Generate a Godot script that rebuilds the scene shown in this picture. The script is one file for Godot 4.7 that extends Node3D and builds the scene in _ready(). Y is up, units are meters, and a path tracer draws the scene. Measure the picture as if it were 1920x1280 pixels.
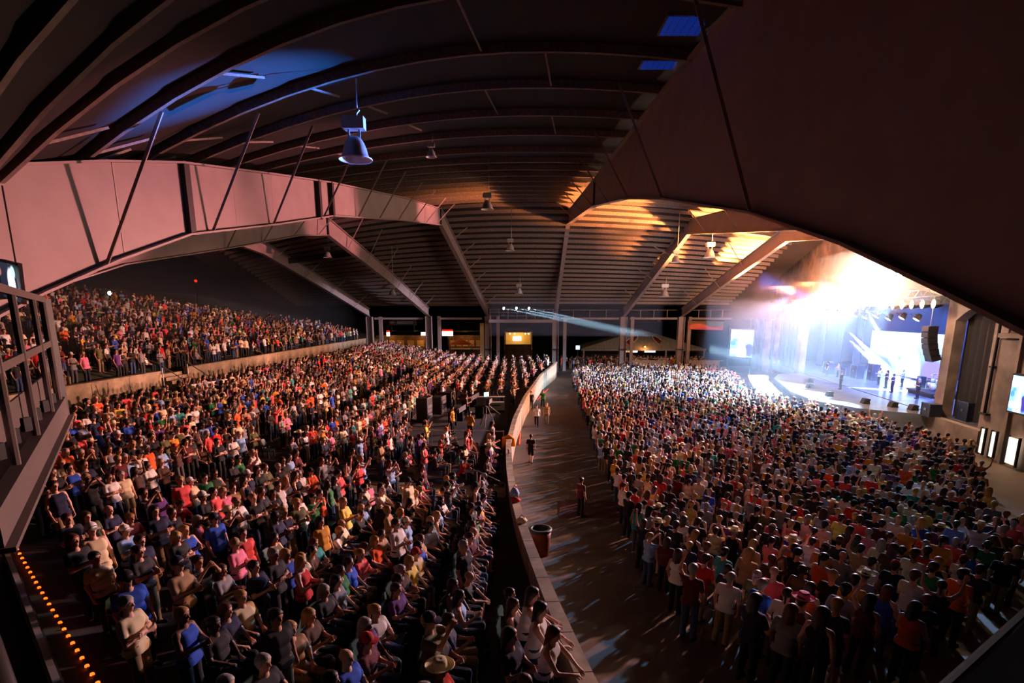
extends Node3D

# ---------------------------------------------------------------- helpers
var taken := {}
var mats := {}
var noise_fine: NoiseTexture2D
var noise_coarse: NoiseTexture2D
var noise_streak: NoiseTexture2D
var noise_soft: NoiseTexture2D

func numbered(called: String) -> String:
	var n: int = taken.get(called, 0)
	taken[called] = n + 1
	return called if n == 0 else "%s_%03d" % [called, n]

func tag(o: Node, label: String, category: String, group := "", kind := "") -> Node:
	if label: o.set_meta("label", label)
	if category: o.set_meta("category", category)
	if group: o.set_meta("group", group)
	if kind: o.set_meta("kind", kind)
	return o

func thing(called: String, label: String, category: String, at := Transform3D(), group := "", kind := "") -> Node3D:
	var o := Node3D.new()
	o.name = numbered(called)
	add_child(o)
	o.transform = at
	tag(o, label, category, group, kind)
	return o

func obj(called: String, shape: Variant, m: Material, parent: Node = self, at := Transform3D()) -> MeshInstance3D:
	var o := MeshInstance3D.new()
	o.mesh = shape.commit_done() if shape is Shape else shape
	o.material_override = m
	o.transform = at
	if parent == self:
		o.name = numbered(called)
		add_child(o)
	else:
		o.name = called
		parent.add_child(o, true)
	return o

func make_noise(freq: float, kind: int, lo: float, octaves: int) -> NoiseTexture2D:
	var n := FastNoiseLite.new()
	n.seed = 7
	n.noise_type = kind
	n.frequency = freq
	n.fractal_octaves = octaves
	var t := NoiseTexture2D.new()
	t.width = 256
	t.height = 256
	t.seamless = true
	t.noise = n
	var g := Gradient.new()
	g.set_color(0, Color(lo, lo, lo))
	g.set_color(1, Color(1, 1, 1))
	t.color_ramp = g
	return t

func mat(key: String, c := Color(0.5, 0.5, 0.5), rough := 0.8, metal := 0.0, grain: Texture2D = null, scale := 1.0) -> StandardMaterial3D:
	if mats.has(key):
		return mats[key]
	var m := StandardMaterial3D.new()
	m.resource_name = key
	m.albedo_color = c
	m.roughness = rough
	m.metallic = metal
	m.cull_mode = BaseMaterial3D.CULL_DISABLED
	if grain:
		m.albedo_texture = grain
		m.uv1_triplanar = true
		m.uv1_world_triplanar = true
		m.uv1_scale = Vector3.ONE * scale
	mats[key] = m
	return m

func glow(key: String, c: Color, energy: float) -> StandardMaterial3D:
	if mats.has(key):
		return mats[key]
	var m := mat(key, c, 0.5)
	m.emission_enabled = true
	m.emission = c
	m.emission_energy_multiplier = energy
	return m

class Shape:
	var st := SurfaceTool.new()
	func _init(smooth := false) -> void:
		st.begin(Mesh.PRIMITIVE_TRIANGLES)
		st.set_smooth_group(0 if smooth else -1)
	func tri(a: Vector3, b: Vector3, c: Vector3) -> void:
		st.add_vertex(a)
		st.add_vertex(b)
		st.add_vertex(c)
	func quad(a: Vector3, b: Vector3, c: Vector3, d: Vector3) -> void:
		tri(a, b, c)
		tri(a, c, d)
	func box(c: Vector3, s: Vector3, b := Basis()) -> Shape:
		var h := s * 0.5
		var p := []
		for k in 8:
			p.append(c + b * Vector3(h.x if k & 1 else -h.x, h.y if k & 2 else -h.y, h.z if k & 4 else -h.z))
		quad(p[0], p[1], p[3], p[2])
		quad(p[5], p[4], p[6], p[7])
		quad(p[4], p[0], p[2], p[6])
		quad(p[1], p[5], p[7], p[3])
		quad(p[2], p[3], p[7], p[6])
		quad(p[4], p[5], p[1], p[0])
		return self
	func bar(a: Vector3, b: Vector3, w: float, h: float) -> Shape:
		var d := (b - a).normalized()
		var side := d.cross(Vector3.UP)
		if side.length() < 0.01: side = Vector3.RIGHT
		side = side.normalized()
		var up := side.cross(d)
		return box((a + b) * 0.5, Vector3(w, h, a.distance_to(b)), Basis(side, up, -d))
	func tube(pts: Array, r: float, n := 8) -> Shape:
		var rings := []
		for i in pts.size():
			var d: Vector3 = (pts[mini(i + 1, pts.size() - 1)] - pts[maxi(i - 1, 0)]).normalized()
			var s := d.cross(Vector3.UP)
			if s.length() < 0.01: s = Vector3.RIGHT
			s = s.normalized()
			var u := s.cross(d)
			var ring := []
			for k in n:
				var a := TAU * k / n
				ring.append(pts[i] + (s * cos(a) + u * sin(a)) * r)
			rings.append(ring)
		for i in rings.size() - 1:
			for k in n:
				quad(rings[i][k], rings[i][(k + 1) % n], rings[i + 1][(k + 1) % n], rings[i + 1][k])
		for k in range(1, n - 1):
			tri(rings[0][0], rings[0][k + 1], rings[0][k])
			tri(rings[-1][0], rings[-1][k], rings[-1][k + 1])
		return self
	func lathe(prof: Array, n := 20, xf := Transform3D()) -> Shape:
		for i in prof.size() - 1:
			var p: Vector2 = prof[i]
			var q: Vector2 = prof[i + 1]
			for k in n:
				var a := TAU * k / n
				var b := TAU * (k + 1) / n
				var A := xf * Vector3(cos(a) * p.x, p.y, sin(a) * p.x)
				var B := xf * Vector3(cos(b) * p.x, p.y, sin(b) * p.x)
				var C := xf * Vector3(cos(b) * q.x, q.y, sin(b) * q.x)
				var D := xf * Vector3(cos(a) * q.x, q.y, sin(a) * q.x)
				if p.x > 0.0001: tri(A, B, C)
				if q.x > 0.0001: tri(A, C, D)
		return self
	func prism(poly: PackedVector2Array, xf: Transform3D, depth: float) -> Shape:
		var idx := Geometry2D.triangulate_polygon(poly)
		for i in range(0, idx.size(), 3):
			var a := poly[idx[i]]
			var b := poly[idx[i + 1]]
			var c := poly[idx[i + 2]]
			tri(xf * Vector3(a.x, a.y, 0), xf * Vector3(b.x, b.y, 0), xf * Vector3(c.x, c.y, 0))
			tri(xf * Vector3(a.x, a.y, depth), xf * Vector3(c.x, c.y, depth), xf * Vector3(b.x, b.y, depth))
		for i in poly.size():
			var a := poly[i]
			var b := poly[(i + 1) % poly.size()]
			quad(xf * Vector3(a.x, a.y, 0), xf * Vector3(b.x, b.y, 0), xf * Vector3(b.x, b.y, depth), xf * Vector3(a.x, a.y, depth))
		return self
	func quad_strip(pts: Array, host: Node) -> Shape:
		# a thin slab over the raked floor from a fan of plan points
		var up := []
		for p in pts: up.append(Vector3(p.x, host.terrace_y(p.x, p.z) + 0.03, p.z))
		for i in range(1, up.size() - 1):
			tri(up[0], up[i], up[i + 1])
			tri(up[0] - Vector3(0, 0.06, 0), up[i + 1] - Vector3(0, 0.06, 0), up[i] - Vector3(0, 0.06, 0))
		for i in up.size():
			var j := (i + 1) % up.size()
			quad(up[i], up[j], up[j] - Vector3(0, 0.06, 0), up[i] - Vector3(0, 0.06, 0))
		return self
	func commit_done() -> ArrayMesh:
		st.generate_normals()
		return st.commit()

func B(c: Vector3, s: Vector3, b := Basis()) -> Shape:
	return Shape.new().box(c, s, b)

func yaw(at: Vector3, deg := 0.0) -> Transform3D:
	return Transform3D(Basis(Vector3.UP, deg_to_rad(deg)), at)

func curve(t: Array, v: float) -> float:
	for i in t.size() - 1:
		if v <= t[i + 1][0]:
			var k: float = (v - t[i][0]) / (t[i + 1][0] - t[i][0])
			return lerpf(t[i][1], t[i + 1][1], clampf(k, 0.0, 1.0))
	return t[-1][1]

# ---------------------------------------------------------------- the lie of the land
const CROWN := [[-88.5, 9.6], [-66.0, 20.5], [-46.0, 19.2], [-28.0, 18.3], [-18.0, 17.6], [-5.0, 16.8]]
const BEND := [[-88.5, 0.0], [-66.0, 0.0042], [-50.0, 0.0045], [-39.0, 0.0056], [-34.9, 0.008], [-31.1, 0.0101], [-26.9, 0.0133], [-22.8, 0.0168], [-18.2, 0.0235], [-15.5, 0.0275], [-13.0, 0.038], [-10.5, 0.051], [-5.0, 0.075]]
const BARRIER := [[-80.0, 6.3], [-76.0, 5.7], [-65.0, 3.4], [-48.0, 1.15], [-37.5, 0.18], [-30.0, -0.2], [-24.8, -0.12], [-21.0, 0.05], [-17.5, 0.27], [-13.2, 0.62], [-9.6, 0.92], [-7.2, 1.12], [-5.0, 1.35]]

func roof_y(x: float, z: float) -> float:
	return curve(CROWN, z) - curve(BEND, z) * (x - 1.0) * (x - 1.0) * (1.0 if x < 1.0 else 0.6)

func floor_y(z: float) -> float:
	return 0.0065 * pow(maxf(0.0, 26.0 + z), 2.0)

func terrace_y(x: float, z: float) -> float:
	return 0.9 + 0.04 * absf(x) + 0.0045 * x * x + 0.0045 * pow(maxf(0.0, 26.0 + z), 2.0)

func lawn_y(x: float) -> float:
	return 4.6 + 0.3 * maxf(0.0, -x - 22.5)

func barrier_x(z: float) -> float:
	return curve(BARRIER, z)

# stage axes: x runs along the proscenium towards the camera side, z points at the audience
var STAGE := Transform3D(Basis(Vector3(-0.177, 0, 0.984), Vector3.UP, Vector3(-0.984, 0, -0.177)).orthonormalized(), Vector3(39, 0, -84))

func sp(s: float, y: float, d: float) -> Vector3:
	return STAGE * Vector3(s, y, d)

# ---------------------------------------------------------------- main
func _ready() -> void:
	set_camera()
	set_light()
	noise_fine = make_noise(0.03, FastNoiseLite.TYPE_SIMPLEX_SMOOTH, 0.72, 5)
	noise_coarse = make_noise(0.008, FastNoiseLite.TYPE_PERLIN, 0.6, 6)
	noise_streak = make_noise(0.02, FastNoiseLite.TYPE_CELLULAR, 0.8, 3)
	noise_soft = make_noise(0.02, FastNoiseLite.TYPE_SIMPLEX_SMOOTH, 0.9, 4)
	build_ground()
	build_roof()
	build_frames()
	build_stage()
	build_far_side()
	build_balcony()
	make_people_shapes()
	build_crowd()
	build_mix_position()
	build_aisle_things()
	build_pendants()
	build_haze()

func set_camera() -> void:
	var cam := Camera3D.new()
	cam.name = "camera"
	cam.position = Vector3(0, 8.6, 0)
	cam.rotation_degrees = Vector3(-12, 0, 0)
	cam.projection = Camera3D.PROJECTION_FRUSTUM
	cam.near = 0.1
	cam.far = 600.0
	cam.size = 0.1 * 1280.0 / 1050.0
	cam.frustum_offset = Vector2(0, 0.1 * 173.2 / 1050.0)
	cam.current = true
	add_child(cam)

func lamp_at(called: String, at: Vector3, c: Color, energy: float, size := 0.3) -> OmniLight3D:
	var l := OmniLight3D.new()
	l.name = called
	l.position = at
	l.light_color = c
	l.light_energy = energy
	l.light_size = size
	l.omni_range = 200.0
	l.omni_attenuation = 2.0
	l.shadow_enabled = true
	add_child(l, true)
	return l

func spot_at(called: String, at: Vector3, to: Vector3, deg: float, c: Color, energy: float, size := 0.15, soft := 0.3) -> SpotLight3D:
	var l := SpotLight3D.new()
	l.name = called
	add_child(l, true)
	l.look_at_from_position(at, to, Vector3.UP if absf((to - at).normalized().y) < 0.98 else Vector3.RIGHT)
	l.light_color = c
	l.light_energy = energy
	l.spot_angle = deg
	l.spot_angle_attenuation = soft
	l.light_size = size
	l.spot_range = 200.0
	l.spot_attenuation = 2.0
	l.shadow_enabled = true
	return l

const WARM := Color(1.0, 0.74, 0.58)
const PINK := Color(1.0, 0.69, 0.63)
const COOL := Color(0.72, 0.86, 1.0)
const BLUE := Color(0.22, 0.5, 1.0)

func set_light() -> void:
	var we := WorldEnvironment.new()
	we.name = "world"
	var e := Environment.new()
	e.background_mode = Environment.BG_COLOR
	e.background_color = Color(0.035, 0.045, 0.06)
	e.background_energy_multiplier = 0.35
	e.tonemap_mode = Environment.TONE_MAPPER_LINEAR
	e.tonemap_exposure = 1.0
	e.sdfgi_enabled = true
	e.ssao_enabled = true
	e.ssil_enabled = true
	e.volumetric_fog_enabled = true
	e.volumetric_fog_density = 0.0
	we.environment = e
	add_child(we)
	# lamps of the stage truss that face the house
	for a in [[14.3, 10.2, 75.0, Color(1.0, 0.68, 0.45)], [19.3, 10.2, 75.0, Color(1.0, 0.68, 0.45)], [26.7, 10.2, 36.0, WARM], [32.2, 10.6, 46.0, WARM], [40.5, 10.2, 60.0, WARM]]:
		lamp_at("truss_lamp", sp(a[0], a[1] - 0.8, 2.0), a[3], a[2], 0.35)
	# lamps added over the near end of the apron to brighten the stage wall
	for s in [45.6, 48.8]:
		lamp_at("added_bar_lamp", sp(s, 11.3, 6.3), Color(1.0, 0.84, 0.7), 75.0, 0.35)
	# truss lamps tilted up at the ceiling over the floor
	for a in [[16.0, Vector3(25, 18.6, -72)], [25.0, Vector3(23, 19.0, -62)], [35.0, Vector3(20, 19.0, -52)]]:
		spot_at("ceiling_wash", sp(a[0], 11.0, 2.4), a[1], 27.0, Color(1.0, 0.58, 0.31), 19000.0, 0.4, 0.6)
	# truss lamps aimed over the floor at the raised seating and the lawn
	for a in [[18.0, Vector3(-18, 1.5, -80)], [24.0, Vector3(-16, 1.5, -60)], [29.0, Vector3(-16, 1.5, -44)], [34.0, Vector3(-14, 1.5, -30)], [38.0, Vector3(-12, 2.0, -19)], [41.0, Vector3(-8, 2.0, -9)]]:
		spot_at("house_lamp", sp(a[0], 10.0, 2.6), a[1], 14.0, PINK if a[0] > 20.0 else Color(0.92, 0.84, 0.95), 3400.0 if a[0] < 36.0 else 2400.0, 0.4, 0.55)
	# rose spots added to brighten the girders above the raised seating
	for a in [[30.0, Vector3(-8.5, 17, -60)], [33.0, Vector3(-11, 14.5, -33)], [37.0, Vector3(-12.6, 11.3, -19)]]:
		spot_at("added_girder_wash", sp(a[0], 10.0, 2.7), a[1], 8.0, Color(1.0, 0.58, 0.6), 3400.0, 0.3, 0.6)
	# wash lamps that look down on the apron and the first rows
	for a in [[16.0, 20.0, 500.0], [24.0, 27.0, 1300.0], [33.0, 34.0, 3000.0], [40.0, 40.0, 3000.0]]:
		spot_at("apron_wash", sp(a[0], 10.6, 1.9), sp(a[1], 0.8, 8.5), 24.0, COOL, a[2])
	# cool lamps on the rows in front of the runway
	for a in [[25.0, 15.0, 1500.0], [33.0, 24.0, 2600.0], [40.0, 33.0, 3200.0]]:
		spot_at("front_row_wash", sp(a[0], 10.4, 2.8), sp(a[1], 0.0, 17.0), 25.0, Color(0.62, 0.8, 1.0), a[2], 0.3, 0.8)
	# cool back light that skims the heads of the floor crowd
	for a in [[14.0, Vector3(17, 0, -66)], [24.0, Vector3(15.5, 0, -46)], [34.0, Vector3(14.5, 0, -30)]]:
		spot_at("back_light", sp(a[0], 11.0, 2.2), a[1], 21.0, Color(0.55, 0.76, 1.0), 2200.0, 0.3, 0.8)
	# blue wash inside the stage house
	for s in [16.0, 24.0, 33.0, 41.0]:
		spot_at("blue_wash", sp(s, 10.4, -3.0), sp(s - 4.0, 0.5, -7.0), 52.0, BLUE, 500.0)
	# moving head that throws a blue shaft at the roof and the lamps under it
	spot_at("blue_mover", sp(30.0, 9.3, 2.8), Vector3(-6.0, 15.3, -23.2), 2.9, Color(0.14, 0.5, 1.0), 34000.0, 0.15, 0.9)

# ---------------------------------------------------------------- ground, walls
func sheet(zs: Array, x0: Callable, x1: Callable, nx: int, y: Callable, drop := 0.4) -> Shape:
	var s := Shape.new(true)
	var rows := []
	for z in zs:
		var row := []
		for i in nx + 1:
			var x: float = lerpf(x0.call(z), x1.call(z), float(i) / nx)
			row.append(Vector3(x, y.call(x, z), z))
		rows.append(row)
	for j in rows.size() - 1:
		for i in nx:
			s.quad(rows[j][i], rows[j][i + 1], rows[j + 1][i + 1], rows[j + 1][i])
	var d := Vector3(0, -drop, 0)
	s.st.set_smooth_group(-1)
	for j in rows.size() - 1:
		s.quad(rows[j][0], rows[j + 1][0], rows[j + 1][0] + d, rows[j][0] + d)
		s.quad(rows[j][nx], rows[j + 1][nx], rows[j + 1][nx] + d, rows[j][nx] + d)
	for i in nx:
		s.quad(rows[0][i], rows[0][i + 1], rows[0][i + 1] + d, rows[0][i] + d)
		s.quad(rows[-1][i], rows[-1][i + 1], rows[-1][i + 1] + d, rows[-1][i] + d)
	return s

func steps_z(a: float, b: float, n: int) -> Array:
	var r := []
	for i in n + 1: r.append(lerpf(a, b, float(i) / n))
	return r

func build_ground() -> void:
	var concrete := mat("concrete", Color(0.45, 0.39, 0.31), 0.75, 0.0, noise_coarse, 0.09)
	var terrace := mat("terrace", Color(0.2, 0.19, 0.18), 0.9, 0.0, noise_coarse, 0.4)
	var beige := mat("beige_wall", Color(0.74, 0.66, 0.52), 0.85, 0.0, noise_coarse, 0.5)
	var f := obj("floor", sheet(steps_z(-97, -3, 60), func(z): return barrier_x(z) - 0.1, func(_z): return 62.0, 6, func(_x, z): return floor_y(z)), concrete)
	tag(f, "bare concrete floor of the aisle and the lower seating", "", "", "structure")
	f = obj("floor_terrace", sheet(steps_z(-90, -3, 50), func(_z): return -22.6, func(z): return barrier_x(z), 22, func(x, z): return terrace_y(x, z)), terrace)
	tag(f, "dark raked floor of the raised seating behind the beige barrier", "", "", "structure")
	f = obj("lawn", sheet(steps_z(-130, -14, 30), func(_z): return -95.0, func(_z): return -22.5, 20, func(x, _z): return lawn_y(maxf(x, -46.0))), mat("grass", Color(0.16, 0.2, 0.1), 0.95, 0.0, noise_fine, 2.0))
	tag(f, "steep dark grass lawn rising beyond the retaining wall", "", "", "structure")
	f = obj("ground", B(Vector3(0, -0.3, -190), Vector3(340, 0.4, 190)), mat("asphalt", Color(0.12, 0.13, 0.12), 0.9, 0.0, noise_coarse, 0.2))
	tag(f, "dark ground outside the pavilion", "", "", "structure")
	f = obj("hill", sheet(steps_z(-260, -128, 10), func(_z): return -160.0, func(_z): return 160.0, 20, func(x, z): return 0.11 * (-z - 128.0) + 1.3 * sin(x * 0.06)), mat("grass"))
	tag(f, "dark grassy hillside behind the concession stands", "", "", "structure")
	# barrier between the raised seating and the aisle
	var w := thing("wall_barrier", "long curved beige concrete barrier between raised seating and aisle", "", Transform3D(), "", "structure")
	var zs := []
	var z := -80.0
	while z < -5.0:
		zs.append(z)
		z += 2.2 if z < -32.0 else 1.5
	for i in zs.size() - 1:
		var a := Vector3(barrier_x(zs[i]), 0, zs[i])
		var b := Vector3(barrier_x(zs[i + 1]), 0, zs[i + 1])
		var ta := terrace_y(a.x, a.z) + 0.8
		var tb := terrace_y(b.x, b.z) + 0.8
		var n := (b - a).cross(Vector3.UP).normalized() * 0.1
		var d := (b - a).normalized() * 0.012
		for part in [["wall_panel", floor_y(a.z) - 0.1, floor_y(b.z) - 0.1, ta - 0.1, tb - 0.1, 1.0], ["cap", ta - 0.1, tb - 0.1, ta, tb, 1.45]]:
			var s := Shape.new()
			var p := []
			for q in [[a + d, part[1], part[3]], [b - d, part[2], part[4]]]:
				for side in [-1.0, 1.0]:
					for y in [q[1], q[2]]:
						p.append(q[0] + n * side * part[5] + Vector3(0, y, 0))
			s.quad(p[0], p[1], p[5], p[4])
			s.quad(p[2], p[6], p[7], p[3])
			s.quad(p[1], p[3], p[7], p[5])
			s.quad(p[0], p[2], p[3], p[1])
			s.quad(p[4], p[5], p[7], p[6])
			obj(part[0], s, beige, w)
	var ca := obj("cross_aisle", Shape.new().quad_strip([Vector3(-9.4, 0, -23.3), Vector3(-9.4, 0, -21.7), Vector3(-5.0, 0, -22.15), Vector3(-0.3, 0, -22.8), Vector3(-0.3, 0, -24.3), Vector3(-5.0, 0, -23.8)], self), beige)
	tag(ca, "pale concrete cross aisle through the raised seating", "walkway")
	# retaining wall under the lawn
	w = thing("wall_lawn", "long beige retaining wall in front of the lawn", "", Transform3D(), "", "structure")
	z = -85.0
	while z < -21.0:
		if absf(z + 37.0) > 0.5:
			obj("wall_panel", B(Vector3(-22.4, 4.05, z), Vector3(0.3, 1.9, 2.96)), beige, w)
			obj("cap", B(Vector3(-22.4, 5.06, z), Vector3(0.42, 0.12, 2.98)), beige, w)
		z += 3.0
	var rail := mat("galvanised", Color(0.62, 0.62, 0.6), 0.45, 0.6)
	for zz in [-38.4, -35.6]:
		var h := thing("stair_handrail", ["galvanised handrail on the far side of the lawn stairs", "galvanised handrail on the camera side of the lawn stairs"][0 if zz < -37 else 1], "handrail")
		obj("rail", Shape.new().tube([Vector3(-20.4, 4.2, zz), Vector3(-22.4, 5.6, zz), Vector3(-25.0, 6.5, zz)], 0.035), rail, h)
		for x in [-20.6, -22.2, -24.6]:
			var top: float = 4.2 + (x + 20.4) * -0.62 if x > -22.4 else 5.6 + (x + 22.4) * -0.34
			obj("post", Shape.new().tube([Vector3(x, (terrace_y(x, zz) if x > -22.4 else lawn_y(x)), zz), Vector3(x, top, zz)], 0.03), rail, h)
	var st := thing("stairs", "concrete stairs cut through the lawn retaining wall", "stairs")
	for i in 6:
		obj("step", B(Vector3(-20.9 - i * 0.36, 3.6 + i * 0.2, -37.0), Vector3(0.4, 0.5, 2.4)), beige, st)

# ---------------------------------------------------------------- roof
func build_roof() -> void:
	var deck := mat("roof_deck", Color(0.135, 0.115, 0.105), 0.8, 0.0, noise_streak, 0.4)
	var steel := mat("purlin_paint", Color(0.56, 0.5, 0.46), 0.55, 0.1, noise_fine, 0.6)
	var c := thing("ceiling", "dark vaulted metal roof on closely spaced purlins", "", Transform3D(), "", "structure")
	var top := Shape.new(true)
	var zs := [-5.0, -8.0, -10.5, -13.0, -15.5, -18.2, -20.5, -22.8, -26.9, -31.1, -34.9, -39.1, -46.0, -54.0, -60.0, -66.0, -72.0, -80.0, -88.5]
	for lay in [0.34, 0.5]:
		for j in zs.size() - 1:
			for i in 36:
				var q := []
				for k in [[i, j], [i + 1, j], [i + 1, j + 1], [i, j + 1]]:
					var x: float = lerpf(-36.0, 36.0, k[0] / 36.0)
					q.append(Vector3(x, maxf(roof_y(x, zs[k[1]]), 9.0) + lay, zs[k[1]]))
				top.quad(q[0], q[1], q[2], q[3])
	obj("roof_deck", top, deck, c)
	var pz := [-10.5, -13.0, -15.5, -18.2, -22.8, -26.9, -31.1, -34.9, -39.1]
	var z := -42.2
	while z > -65.5:
		pz.append(z)
		z -= 2.6
	z = -66.2
	while z > -88.0:
		pz.append(z)
		z -= 1.05
	for pzz in pz:
		var s := Shape.new()
		var last := []
		for i in 41:
			var x := lerpf(-33.0, 33.0, i / 40.0)
			var y := roof_y(x, pzz)
			if y < 9.6: 
				last = []
				continue
			var ring := [Vector3(x, y, pzz - 0.07), Vector3(x, y, pzz + 0.07), Vector3(x, y + 0.36, pzz + 0.07), Vector3(x, y + 0.36, pzz - 0.07)]
			if last:
				for k in 4: s.quad(last[k], last[(k + 1) % 4], ring[(k + 1) % 4], ring[k])
			last = ring
		obj("purlin", s, steel, c)
	# bridging bars between purlins
	for b in [[-8.6, -18.2, -20.3], [-7.5, -22.8, -25.0], [-6.4, -26.9, -29.0], [-5.4, -31.1, -33.0], [-12.0, -15.5, -17.4], [-12.6, -18.2, -20.6], [-12.4, -22.8, -25.0], [-11.9, -26.9, -29.0], [-11.0, -31.1, -33.0], [-10.2, -34.9, -37.0], [-13.2, -18.4, -20.2], [-14.2, -22.8, -24.6], [1.2, -22.8, -26.9], [2.0, -31.1, -34.9], [-1.6, -18.2, -22.8], [-1.2, -26.9, -31.1]]:
		obj("bridging_bar", Shape.new().bar(Vector3(b[0], roof_y(b[0], b[1]) + 0.05, b[1]), Vector3(b[0] + 0.5, roof_y(b[0] + 0.5, b[2]) + 0.1, b[2]), 0.07, 0.07), steel, c)
	# glowing panels standing in for blue light on the roof beside the tall girder
	var glow_panel := glow("blue_light_glow", Color(0.03, 0.2, 0.62), 0.42)
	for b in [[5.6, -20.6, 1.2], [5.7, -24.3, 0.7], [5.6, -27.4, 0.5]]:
		var o := thing("skylight", ["large panel standing in for blue light on the roof beside the tall dark girder", "middle sized panel standing in for blue light on the roof beside the tall dark girder", "smallest panel standing in for blue light on the roof beside the tall dark girder"][0 if b[2] > 1.0 else (1 if b[2] > 0.6 else 2)], "skylight")
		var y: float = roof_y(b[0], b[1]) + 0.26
		obj("glow_panel", B(Vector3(b[0], y, b[1]), Vector3(1.3, 0.03, b[2])), glow_panel, o)
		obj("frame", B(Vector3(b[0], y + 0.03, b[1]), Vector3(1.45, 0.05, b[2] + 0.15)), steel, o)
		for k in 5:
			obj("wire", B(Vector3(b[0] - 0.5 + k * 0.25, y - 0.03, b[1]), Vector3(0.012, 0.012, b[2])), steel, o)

# ---------------------------------------------------------------- frames
func along(pts: Array, z: float, col: int) -> float:
	for i in pts.size() - 1:
		if z >= pts[i][1] and z <= pts[i + 1][1]:
			return lerpf(pts[i][col], pts[i + 1][col], (z - pts[i][1]) / (pts[i + 1][1] - pts[i][1]))
	return pts[-1][col]

func frame(label: String, pts: Array, stiff: Array, plates: Array, braces: Array, side: float) -> void:
	# pts run from the far column towards the camera: [x, z, y of the lower edge, y of the upper edge]
	mat("girder_paint", Color(0.58, 0.52, 0.5), 0.6, 0.0, noise_soft, 0.12)
	var paint := mat("girder_paint")
	var dark := mat("dark_steel", Color(0.09, 0.08, 0.08), 0.6, 0.2)
	var f := thing("roof_frame", label, "girder")
	var web := Shape.new()
	var low := Shape.new()
	var high := Shape.new()
	for i in pts.size() - 1:
		var a = pts[i]
		var b = pts[i + 1]
		var A := Vector3(a[0], a[2], a[1])
		var Bq := Vector3(b[0], b[2], b[1])
		var C := Vector3(b[0], b[3], b[1])
		var D := Vector3(a[0], a[3], a[1])
		var n := Vector3(b[0] - a[0], 0, b[1] - a[1]).cross(Vector3.UP).normalized() * 0.03
		web.quad(A + n, Bq + n, C + n, D + n)
		web.quad(A - n, D - n, C - n, Bq - n)
		low.bar(A, Bq + (Bq - A).normalized() * 0.03, 0.5, 0.07)
		high.bar(D, C + (C - D).normalized() * 0.03, 0.5, 0.07)
	obj("web", web, paint, f)
	obj("bottom_flange", low, paint, f)
	obj("top_flange", high, paint, f)
	for z in stiff:
		var x := along(pts, z, 0)
		obj("stiffener", Shape.new().bar(Vector3(x, along(pts, z, 2), z), Vector3(x, along(pts, z, 3), z), 0.03, 0.3), paint, f)
	for p in plates:
		var x := along(pts, p[0], 0)
		obj("splice_plate", Shape.new().bar(Vector3(x, along(pts, p[0], 2) - 0.05, p[0]), Vector3(x, along(pts, p[0], 3) + 0.05, p[0]), p[1], 0.36), dark, f)
	for z in braces:
		var x := along(pts, z, 0)
		var tx := x + 2.1 * side
		var top := Vector3(tx, roof_y(tx, z - 0.6) + 0.05, z - 0.6)
		var foot := Vector3(x + 0.2 * side, along(pts, z, 2) + 0.06, z)
		if top.y - foot.y > 0.6:
			obj("brace", Shape.new().bar(foot, top, 0.09, 0.09), paint, f)
	# column: two flanges and a web, with a second leg beside it
	var cx: float = pts[0][0]
	var cz: float = pts[0][1]
	var ch: float = pts[0][2]
	obj("column", B(Vector3(cx, ch / 2, cz), Vector3(0.95, ch, 0.12)).box(Vector3(cx - 0.44, ch / 2, cz), Vector3(0.08, ch, 0.8)).box(Vector3(cx + 0.44, ch / 2, cz), Vector3(0.08, ch, 0.8)), paint, f)
	obj("column_leg", B(Vector3(cx + 1.5, ch / 2, cz - 0.8), Vector3(0.5, ch, 0.5)), paint, f)
	obj("collar", B(Vector3(cx, 3.4, cz), Vector3(1.15, 0.16, 0.95)), dark, f)

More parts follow.
